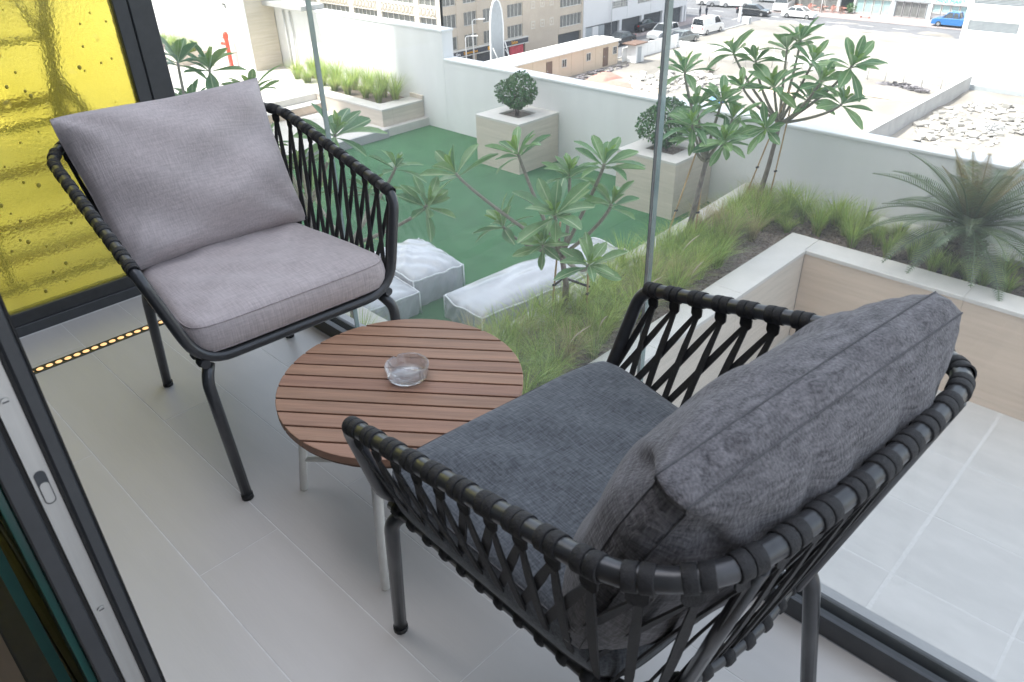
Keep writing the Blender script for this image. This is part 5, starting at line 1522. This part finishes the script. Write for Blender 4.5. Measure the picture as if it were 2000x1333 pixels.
at_ = b.build('ashtray', M['ash']); at_.location = (-1.293, 0.922, TZ+0.0008)
tag(at_, 'round clear glass ashtray with notched rim on the slatted table', 'ashtray')

# ================================================================== PLANTS
# plumeria leaf meshes
def leaf_mesh(name, L, W_, m, droop, fold):
    b = MB(); n = 6
    for i in range(n+1):
        t = i/n
        w_ = W_*(math.sin(PI*min(1, t**1.8*0.97+0.015))**0.75)
        if i == 0: w_ = 0.006
        if i == n: w_ = W_*0.22
        x = L*t; z = -droop*t*t*L
        b.v += [(x, -w_/2, z+fold*w_), (x, -w_*0.25, z+fold*w_*0.28), (x, 0, z-0.002), (x, w_*0.25, z+fold*w_*0.28), (x, w_/2, z+fold*w_)]
    for i in range(n):
        for k in range(4):
            o = i*5+k; b.f.append((o, o+5, o+6, o+1)); b.m.append(0); b.sm.append(True)
    return b.mesh(name, m)
LEAF = [leaf_mesh('leaf', 0.34, 0.112, M['leaf'], 0.12, 0.22), leaf_mesh('leaf', 0.38, 0.118, M['leaf'], 0.3, 0.15), leaf_mesh('leaf', 0.31, 0.105, M['leaf'], 0.45, 0.25), leaf_mesh('leaf', 0.36, 0.108, M['leaf'], 0.05, 0.3)]
LEAFN = [leaf_mesh('leaf', 0.24, 0.07, M['leaf_new'], 0.05, 0.4), leaf_mesh('leaf', 0.29, 0.085, M['leaf_new'], 0.12, 0.35)]
def plumeria(base, fork, heads, label, seed, scale=1.0, count=17):
    t = thing('plumeria_tree', label, 'tree', base, 0, 'plumeria trees')
    rs = random.Random(seed)
    B = Vector(base); Fk = Vector(fork)
    mid = B.lerp(Fk, 0.5)+V(rs.uniform(-.04, .04), rs.uniform(-.04, .04), 0)
    b = MB(); b.tube([B-V(0, 0, .05), B.lerp(mid, .5)+V(.01, .01, 0), mid, Fk], [0.055, 0.044, 0.038, 0.032], 10); b.build('trunk', M['bark'], t)
    cen = sum((Vector(h[:3]) for h in heads), Vector())/len(heads)
    for h in heads:
        H_ = Vector(h[:3]); sc = (h[3] if len(h) > 3 else 1.0)*scale
        out = (H_-cen); out.z = 0
        ax = (H_-Fk).normalized()
        axis = (ax*0.5 + V(0, 0, 0.9) + out*0.25 + V(rs.uniform(-.2, .2), rs.uniform(-.2, .2), 0)).normalized()
        if H_.z < Fk.z+0.05: axis = (V(ax.x, ax.y, 0.35)).normalized()
        s1 = Fk.lerp(H_, 0.4)+V(0, 0, -0.05-0.1*rs.random())+V(rs.uniform(-.06, .06), rs.uniform(-.06, .06), 0)
        s2 = H_-axis*0.16
        b = MB(); P = []
        for k in range(9):
            q = k/8
            P.append(Fk*(1-q)**3 + s1*3*q*(1-q)**2 + s2*3*q*q*(1-q) + (H_+axis*0.02)*q**3)
        b.tube(P, [0.026-0.009*k/8 for k in range(9)], 8); b.build('branch', M['twig'], t)
        n = count+rs.randint(-2, 3)
        fr = frame(axis); az = rs.uniform(0, 6.28)
        for k in range(n):
            q = (k+0.5)/n
            az += 2.39996
            el = R(10+78*q**0.95+rs.uniform(-15, 15))        # angle away from the axis
            d = fr @ V(math.cos(el), math.sin(el)*math.cos(az), math.sin(el)*math.sin(az))
            pos = H_ + axis*(0.05-0.09*q) - Vector(base)
            up = (axis - d*axis.dot(d))
            if up.length < 0.05: up = V(0, 0, 1)-d*d.z
            m3 = frame(d, up) @ Matrix.Rotation(rs.uniform(-.35, .35), 3, 'X')
            if rs.random() < 0.08: continue
            s_ = sc*(0.64+0.56*min(1, q*1.6))*rs.uniform(0.78, 1.16)
            me = rs.choice(LEAFN) if q < 0.24 else rs.choice(LEAF)
            inst(me, 'leaf', t, Matrix.Translation(pos) @ (m3.to_4x4()) @ Matrix.Scale(s_, 4))
    return t
plumeria((-10.25, 4.25, -3.55), (-10.3, 4.3, -1.75), [(-10.77, 4.5, -0.62, 1.25), (-10.5, 4.8, -0.72, 1.2), (-10.2, 4.2, -1.1, 1.0), (-11.05, 4.7, -1.25, 1.0)], 'plumeria tree nearest the yellow partition, heads above the pale pillow', 101)
plumeria((-7.9, 4.35, -3.55), (-7.8, 4.4, -1.9), [(-8.43, 4.3, -0.62, 0.95), (-7.3, 4.6, -0.98, 1.15), (-8.08, 4.55, -1.5, .9), (-8.6, 4.4, -1.3, .8)], 'plumeria tree crossing the left glass joint over the woven armrest', 102)
plumeria((-7.35, 4.45, -3.55), (-7.5, 4.7, -2.4), [(-7.47, 5.5, -1.62, .85), (-6.55, 5.2, -1.8, .95), (-8.13, 5.5, -2.1, .9), (-9.2, 5.3, -2.3, .9), (-8.1, 5.0, -3.0, .9)], 'small plumeria tree behind the armrest of the pale cushioned chair', 103)
plumeria((-5.78, 6.75, -3.53), (-5.55, 6.45, -2.55), [(-6.44, 5.6, -1.5, 1.2), (-5.92, 6.1, -1.28, 1.05), (-4.74, 5.4, -1.5, 1.12), (-4.61, 6.0, -1.1, 1.0), (-4.57, 6.1, -1.55, .95), (-6.2, 6.1, -2.25, 1.05), (-5.09, 5.6, -2.0, .8), (-4.21, 5.3, -1.85, .85), (-5.4, 6.4, -1.5, .95)], 'plumeria tree in the grass bed before the green lawn, centre of the picture', 104)
plumeria((-5.785, 9.64, -3.53), (-5.52, 9.6, -2.15), [(-5.83, 9.3, -0.9, .95), (-5.71, 9.5, -1.4, 1.0), (-5.5, 9.8, -1.35, 1.0), (-5.28, 9.6, -1.85, 1.05), (-5.45, 9.0, -1.5, .95), (-5.35, 9.9, -1.6, 1.0), (-5.05, 9.2, -1.7, .95), (-5.62, 9.3, -1.75, .8)], 'plumeria tree just right of the glass joint, leaning over the box planter', 105)
plumeria((-5.72, 11.75, -3.53), (-5.48, 11.7, -2.05), [(-6.35, 11.5, -1.05, 1.15), (-6.1, 11.8, -1.2, 1.0), (-5.65, 11.9, -0.98, 1.05), (-5.5, 11.35, -1.45, 1.25), (-5.5, 12.0, -0.85, 1.1), (-5.12, 11.7, -1.08, 1.0), (-4.73, 11.2, -1.22, .95), (-4.45, 11.5, -1.02, 1.15), (-4.4, 11.3, -1.5, 1.0), (-5.41, 11.1, -2.0, .9), (-5.01, 11.6, -1.6, 1.0), (-5.89, 11.1, -1.45, .9)], 'tallest plumeria tree at the corner of the bed by the parapet', 106)
# stakes
def stake(p0, p1, label):
    t = thing('bamboo_stake', label, 'stake', p0, 0, 'bamboo stakes tied to the plumeria trees')
    b = MB(); n = 9; A, Z = Vector(p0), Vector(p1); P = []; rr_ = []
    for k in range(n):
        q = k/(n-1); P.append(A.lerp(Z, q)); rr_.append(0.0115 if k % 2 else 0.0135)
    b.tube(P, rr_, 8); b.build('cane', M['bamboo'], t)
    c = A.lerp(Z, 0.36)
    b = MB(); b.tube([c-V(0.02, 0, 0.012), c+V(0.02, 0, 0.012)], 0.018, 8); b.build('tie', M['tie'], t)
for (p0, p1, lab) in [((-5.78, 6.52, -3.55), (-5.62, 6.5, -2.15), 'left bamboo stake of the central plumeria tree'), ((-5.35, 6.72, -3.55), (-5.2, 6.55, -2.25), 'right bamboo stake of the central plumeria tree'),
                      ((-5.95, 9.35, -3.55), (-5.72, 9.7, -1.95), 'left bamboo stake of the plumeria beside the glass joint'), ((-5.55, 9.55, -3.55), (-5.62, 9.75, -1.95), 'right bamboo stake of the plumeria beside the glass joint'),
                      ((-5.85, 11.5, -3.55), (-5.45, 11.8, -1.5), 'left bamboo stake of the tallest plumeria'), ((-5.45, 11.65, -3.55), (-5.4, 11.85, -1.6), 'right bamboo stake of the tallest plumeria')]:
    stake(p0, p1, lab)
tt = thing('tree_tie', 'black strap binding the central plumeria trunk to its stakes', 'strap', (-5.6, 6.6, -3.05))
b = MB(); b.tube([(-5.73, 6.51, -3.06), (-5.74, 6.72, -3.03), (-5.30, 6.70, -3.0)], 0.016, 8); b.build('strap', M['tie'], tt)

# grasses
def add_clump(b, c, n, h, spread, rs, wd=0.008, lean=(0, 0), mi=0):
    for k in range(n):
        a = rs.uniform(0, 6.2832); L = h*rs.uniform(0.55, 1.08); q = rs.random()**0.6
        ca, sa = math.cos(a), math.sin(a)
        p = Vector(c)+V(ca, sa, 0)*rs.uniform(0, 0.07)
        bend = spread*(0.15+0.85*q); side = V(-sa, ca, 0)*wd/2*rs.uniform(.7, 1.2)
        pts = []
        segs = 4
        for s_ in range(segs+1):
            t = s_/segs
            out = bend*L*(t**1.7); up = L*(t - 0.42*bend*t**2.6)
            pts.append(p+V(ca*out+lean[0]*t*t*L, sa*out+lean[1]*t*t*L, up))
        i0 = len(b.v)
        for s_ in range(segs):
            wq = side*(1-0.75*s_/segs)
            b.v += [tuple(pts[s_]-wq), tuple(pts[s_]+wq)]
        b.v.append(tuple(pts[-1]))
        for s_ in range(segs-1):
            o = i0+2*s_; b.f.append((o, o+1, o+3, o+2)); b.m.append(mi); b.sm.append(True)
        o = i0+2*(segs-1); b.f.append((o, o+1, i0+2*segs)); b.m.append(mi); b.sm.append(True)
rs = random.Random(77)
b = MB()
y = 4.9
while y < 11.9:
    x = -5.72
    while x < -4.75:
        cx_, cy_ = x+rs.uniform(-.12, .12), y+rs.uniform(-.12, .12)
        edge = min(1, (-4.62-cx_)/0.3)
        if rs.random() < (0.97 if cx_ < -4.95 or cy_ < 8 else 0.35) and not (cy_ > 9.5 and cx_ > -5.0):
            add_clump(b, (cx_, cy_, -3.53), 230, rs.uniform(0.5, 0.75), rs.uniform(0.65, 1.0), rs, 0.007, lean=(rs.uniform(-.05, .3), rs.uniform(-.3, .1)), mi=1 if rs.random() < 0.13 else 0)
        x += 0.30
    y += 0.29
o = b.build('bed_grass', [M['grass'], M['grass_dry']]); o['kind'] = 'stuff'; o['label'] = 'dense feathery green grass filling the bed beside the curb'
CL = []
for k in range(4):
    b = MB(); r_ = random.Random(200+k)
    add_clump(b, (0, 0, 0), 330, (0.62, 0.75, 0.5, 0.66)[k], (0.7, 0.75, 0.9, 0.6)[k], r_, 0.0075)
    add_clump(b, (0, 0, 0), 50, 0.45, 1.0, r_, 0.007, mi=1)
    CL.append(b.mesh('grass_clump', [M['grass'], M['grass_dry']]))
def clump(p, k, s_, label, grp):
    o = bpy.data.objects.new('grass_clump', CL[k % 4]); COL.objects.link(o)
    o.location = p; o.scale = (s_, s_, s_); o.rotation_euler = (0, 0, random.uniform(0, 6.28))
    tag(o, label, 'grass clump', grp)
rs = random.Random(78); random.seed(5)
spots = [(-5.15, 11.75, 1.0), (-4.75, 11.55, .95), (-4.3, 11.8, 1.25), (-4.35, 11.2, .9), (-3.85, 11.75, 1.0), (-3.75, 11.1, .85), (-3.3, 11.75, .9), (-3.2, 11.05, .85), (-2.9, 11.2, .8), (-2.55, 10.98, .75), (-2.1, 11.05, .85), (-1.75, 11.3, .9), (-1.6, 10.98, .7), (-1.2, 11.1, .85), (-0.9, 11.5, .9), (-5.3, 11.2, .8), (-1.5, 11.8, .9), (-0.4, 11.2, .9), (-4.75, 11.0, .7), (-3.5, 11.4, .8), (-2.9, 11.75, .9), (-4.0, 11.45, .95), (-1.9, 11.0, .7), (-1.1, 10.98, .75), (-2.35, 10.98, .7), (-4.4, 11.5, .85), (-5.0, 11.4, .9)]
for k, (x, y, s_) in enumerate(spots):
    clump((x, y, -3.52), k, s_, 'clump of feathery green grass in the bed between court and parapet', 'grass clumps by the parapet')
for k in range(14):
    clump((-20.2+k*0.325, 11.72+0.35*(k % 2)+rs.uniform(-.08, .08), -3.44), k, 1.15+0.2*rs.random(), 'clump of sunlit feathery grass in the long stone planter', 'grass clumps in the long planter')
for k in range(9):
    clump((-27.6+k*0.36, 10.8+0.3*(k % 2), -3.13), k, 0.8, 'clump of pale grass in the small far planter', 'grass clumps in the far planter')
for k in range(16):
    clump((-11.2+k*0.33, 3.9+0.5*(k % 2)+rs.uniform(-.1, .1), -3.53), k, .85, 'clump of grass under the left plumeria trees below the balcony', 'grass clumps below the balcony')
# a few seed plumes
for (x, y, dx, dy) in [(-4.9, 7.3, .25, .05), (-4.75, 6.2, .2, -.1), (-5.2, 8.6, .2, .15), (-4.8, 5.7, .25, .1), (-4.7, 8.1, .2, -.05)]:
    b = MB(); P = []
    for s_ in range(7):
        t = s_/6; P.append((x+dx*t*t, y+dy*t*t, -3.3+0.42*t))
    b.tube(P, [.002, .002, .002, .006, .010, .008, .002], 6)
    o = b.build('grass_plume', M['plume']); tag(o, 'pale feathery seed plume standing out of the bed grass', 'grass plume', 'grass plumes')

# sago palm
sp = thing('sago_palm', 'large sago palm with arching fronds in the bed at the right', 'palm', (-2.35, 11.42, -3.53))
b = MB(); rs = random.Random(91)
b.lathe([(0.20, -.05), (0.21, .2), (0.19, .45), (0.15, .62), (0.05, .72), (0, .73)], 20)
for k in range(150):
    a = rs.uniform(0, 6.28); z = rs.uniform(0.02, 0.62); r_ = 0.2
    c = V(math.cos(a)*r_, math.sin(a)*r_, z); d = V(math.cos(a), math.sin(a), 0.7)
    b.tube([c, c+d*rs.uniform(.05, .10)], [.02, .008], 4)
b.build('trunk', M['palm_trunk'], sp, world=False)
def frond_mesh(L, arch, m, seed, leaf=0.17):
    rs = random.Random(seed); b = MB(); n = 46; P = []
    for s_ in range(n+1):
        t = s_/n; P.append(V(L*(t-0.10*arch*t**3), 0, -arch*L*0.42*t**2.1))
    b.tube([P[i] for i in range(0, n+1, 4)]+[P[-1]], [.011*(1-i/16) + .002 for i in range(len(range(0, n+1, 4))+1)], 5)
    for s_ in range(4, n):
        t = s_/n; tg = (P[s_+1]-P[s_-1]).normalized(); up = V(-tg.z, 0, tg.x)
        ln = leaf*(0.35+0.65*math.sin(PI*min(1, t*0.85+0.12)))*(1-0.55*max(0, t-0.75)/0.25)
        for sy in (-1, 1):
            d = (tg*0.42+V(0, sy, 0)*0.95+up*0.35).normalized()
            d2 = (tg*0.55+V(0, sy, 0)*0.85+up*0.1+V(0, 0, -.3)).normalized()
            q0 = P[s_]; q1 = q0+d*ln*0.55; q2 = q1+d2*ln*0.5*rs.uniform(.9, 1.1)
            wv = tg*0.0068
            i0 = len(b.v); b.v += [tuple(q0-wv), tuple(q0+wv), tuple(q1-wv), tuple(q1+wv), tuple(q2)]
            b.f += [(i0, i0+1, i0+3, i0+2), (i0+2, i0+3, i0+4)]; b.m += [0, 0]; b.sm += [False, False]
    return b.mesh('frond', m)
FR = [frond_mesh(1.3, .95, M['frond'], 1, .2), frond_mesh(1.2, 1.25, M['frond'], 2, .2), frond_mesh(1.35, .75, M['frond'], 3, .2)]
FN = [frond_mesh(1.2, .4, M['frond_new'], 4, .16), frond_mesh(1.1, .6, M['frond_new'], 5, .17)]
az = 0.0
for k in range(52):
    q = k/51; az += 2.39996
    el = R(80 - 78*q**1.05 + rs.uniform(-6, 6))
    d = V(math.cos(az)*math.cos(el), math.sin(az)*math.cos(el), math.sin(el))
    m3 = frame(d, V(-math.cos(az)*math.sin(el), -math.sin(az)*math.sin(el), math.cos(el)))
    me = FN[k % 2] if q < 0.17 else FR[k % 3]
    s_ = rs.uniform(.92, 1.16)*(1.0 if q > .12 else .88)
    inst(me, 'frond', sp, Matrix.Translation(V(0, 0, .64)+V(math.cos(az), math.sin(az), 0)*.06) @ m3.to_4x4() @ Matrix.Scale(s_, 4))

# plastic wrapped furniture on the lawn
def wrapped(name, label, cat, c, size, rz, seed, hump=0.12, wr=0.02, tape=True, low=None):
    t = thing(name, label, cat, (c[0], c[1], LZ), rz, 'plastic wrapped furniture on the lawn')
    rs = random.Random(seed); sx, sy, sz = size; n = 30; b = MB()
    ph = [(rs.uniform(3, 13), rs.uniform(3, 13), rs.uniform(0, 6), rs.uniform(0, 6)) for _ in range(7)]
    def top(u, v):
        h = sz + hump*max(0, (1-u*u)*(1-v*v))**0.5
        h += wr*sum(math.sin(a*u+c_)*math.cos(bb*v+d_) for a, bb, c_, d_ in ph)/3
        return h
    for j in range(n+1):
        for i in range(n+1):
            u, v = i/n*2-1, j/n*2-1
            k = 1-0.03*(abs(u)**4)*(abs(v)**4)
            b.v.append((u*sx/2*k, v*sy/2*k, top(u, v) - 0.03*max(abs(u), abs(v))**10))
    for j in range(n):
        for i in range(n):
            o = j*(n+1)+i; b.f.append((o, o+1, o+n+2, o+n+1)); b.m.append(0); b.sm.append(True)
    ring = [i for i in range(n)] + [n+(n+1)*j for j in range(n)] + [(n+1)*n+n-i for i in range(n)] + [(n+1)*(n-j) for j in range(n)]
    rows = 7; nr = len(ring); base = len(b.v)
    for r_ in range(1, rows+1):
        for k, q in enumerate(ring):
            p = Vector(b.v[q]); tt_ = r_/rows
            fl_ = 0.012*math.sin(k*0.9+r_)+0.01*rs.uniform(-1, 1) + 0.02*tt_*math.sin(k*0.35+seed)
            rd = Vector((p.x, p.y, 0)).normalized()
            b.v.append((p.x+rd.x*fl_, p.y+rd.y*fl_, p.z*(1-tt_)+0.005*tt_))
    for r_ in range(rows):
        for k in range(nr):
            a = ring[k] if r_ == 0 else base+(r_-1)*nr+k; a2 = ring[(k+1) % nr] if r_ == 0 else base+(r_-1)*nr+(k+1) % nr
            c_ = base+r_*nr+k; c2 = base+r_*nr+(k+1) % nr
            b.f.append((a, c_, c2, a2)); b.m.append(0); b.sm.append(True)
    rim = [Vector(b.v[q])+V(0, 0, .004) for q in ring]
    b.build('plastic_cover', M['plastic'], t, world=False)
    b = MB(); b.box(-sx/2+.05, -sy/2+.05, 0.0, sx/2-.05, sy/2-.05, sz*0.55, 0.02); b.build('body', M['grey_fab'], t, world=False)
    b = MB(); b.box(-sx/2+.08, -sy/2+.08, sz*0.56, sx/2-.08, sy/2-.08, sz-.045, 0.03); b.build('upholstery', M['sunwhite'], t, world=False)
    if tape:
        bt_ = MB(); bt_.tube(rim, 0.012, 5, closed=True)
        for (u, v) in ((-1, -1), (1, -1), (1, 1), (-1, 1)):
            bt_.tube([(u*sx/2*.985, v*sy/2*.985, 0.01), (u*sx/2*.98, v*sy/2*.98, sz-0.02)], 0.012, 5)
        bt_.build('edge_tape', M['tape'], t, world=False)
    return t
wrapped('wrapped_sofa', 'long sofa wrapped in wrinkled white plastic along the curb', 'sofa', (-6.87, 7.55, 0), (0.90, 3.05, 0.36), R(-6), 1, 0.13, 0.022, True)
wrapped('wrapped_armchair', 'armchair wrapped in white plastic behind the front leg of the pale chair', 'armchair', (-8.55, 6.5, 0), (1.3, 0.9, 0.46), R(-8), 2, 0.11, 0.022, True)
wrapped('wrapped_table', 'boxy table wrapped in white plastic with taped edges beside the armchair', 'table', (-8.25, 5.55, 0), (0.85, 0.85, 0.38), R(-6), 3, 0.02, 0.008, True)
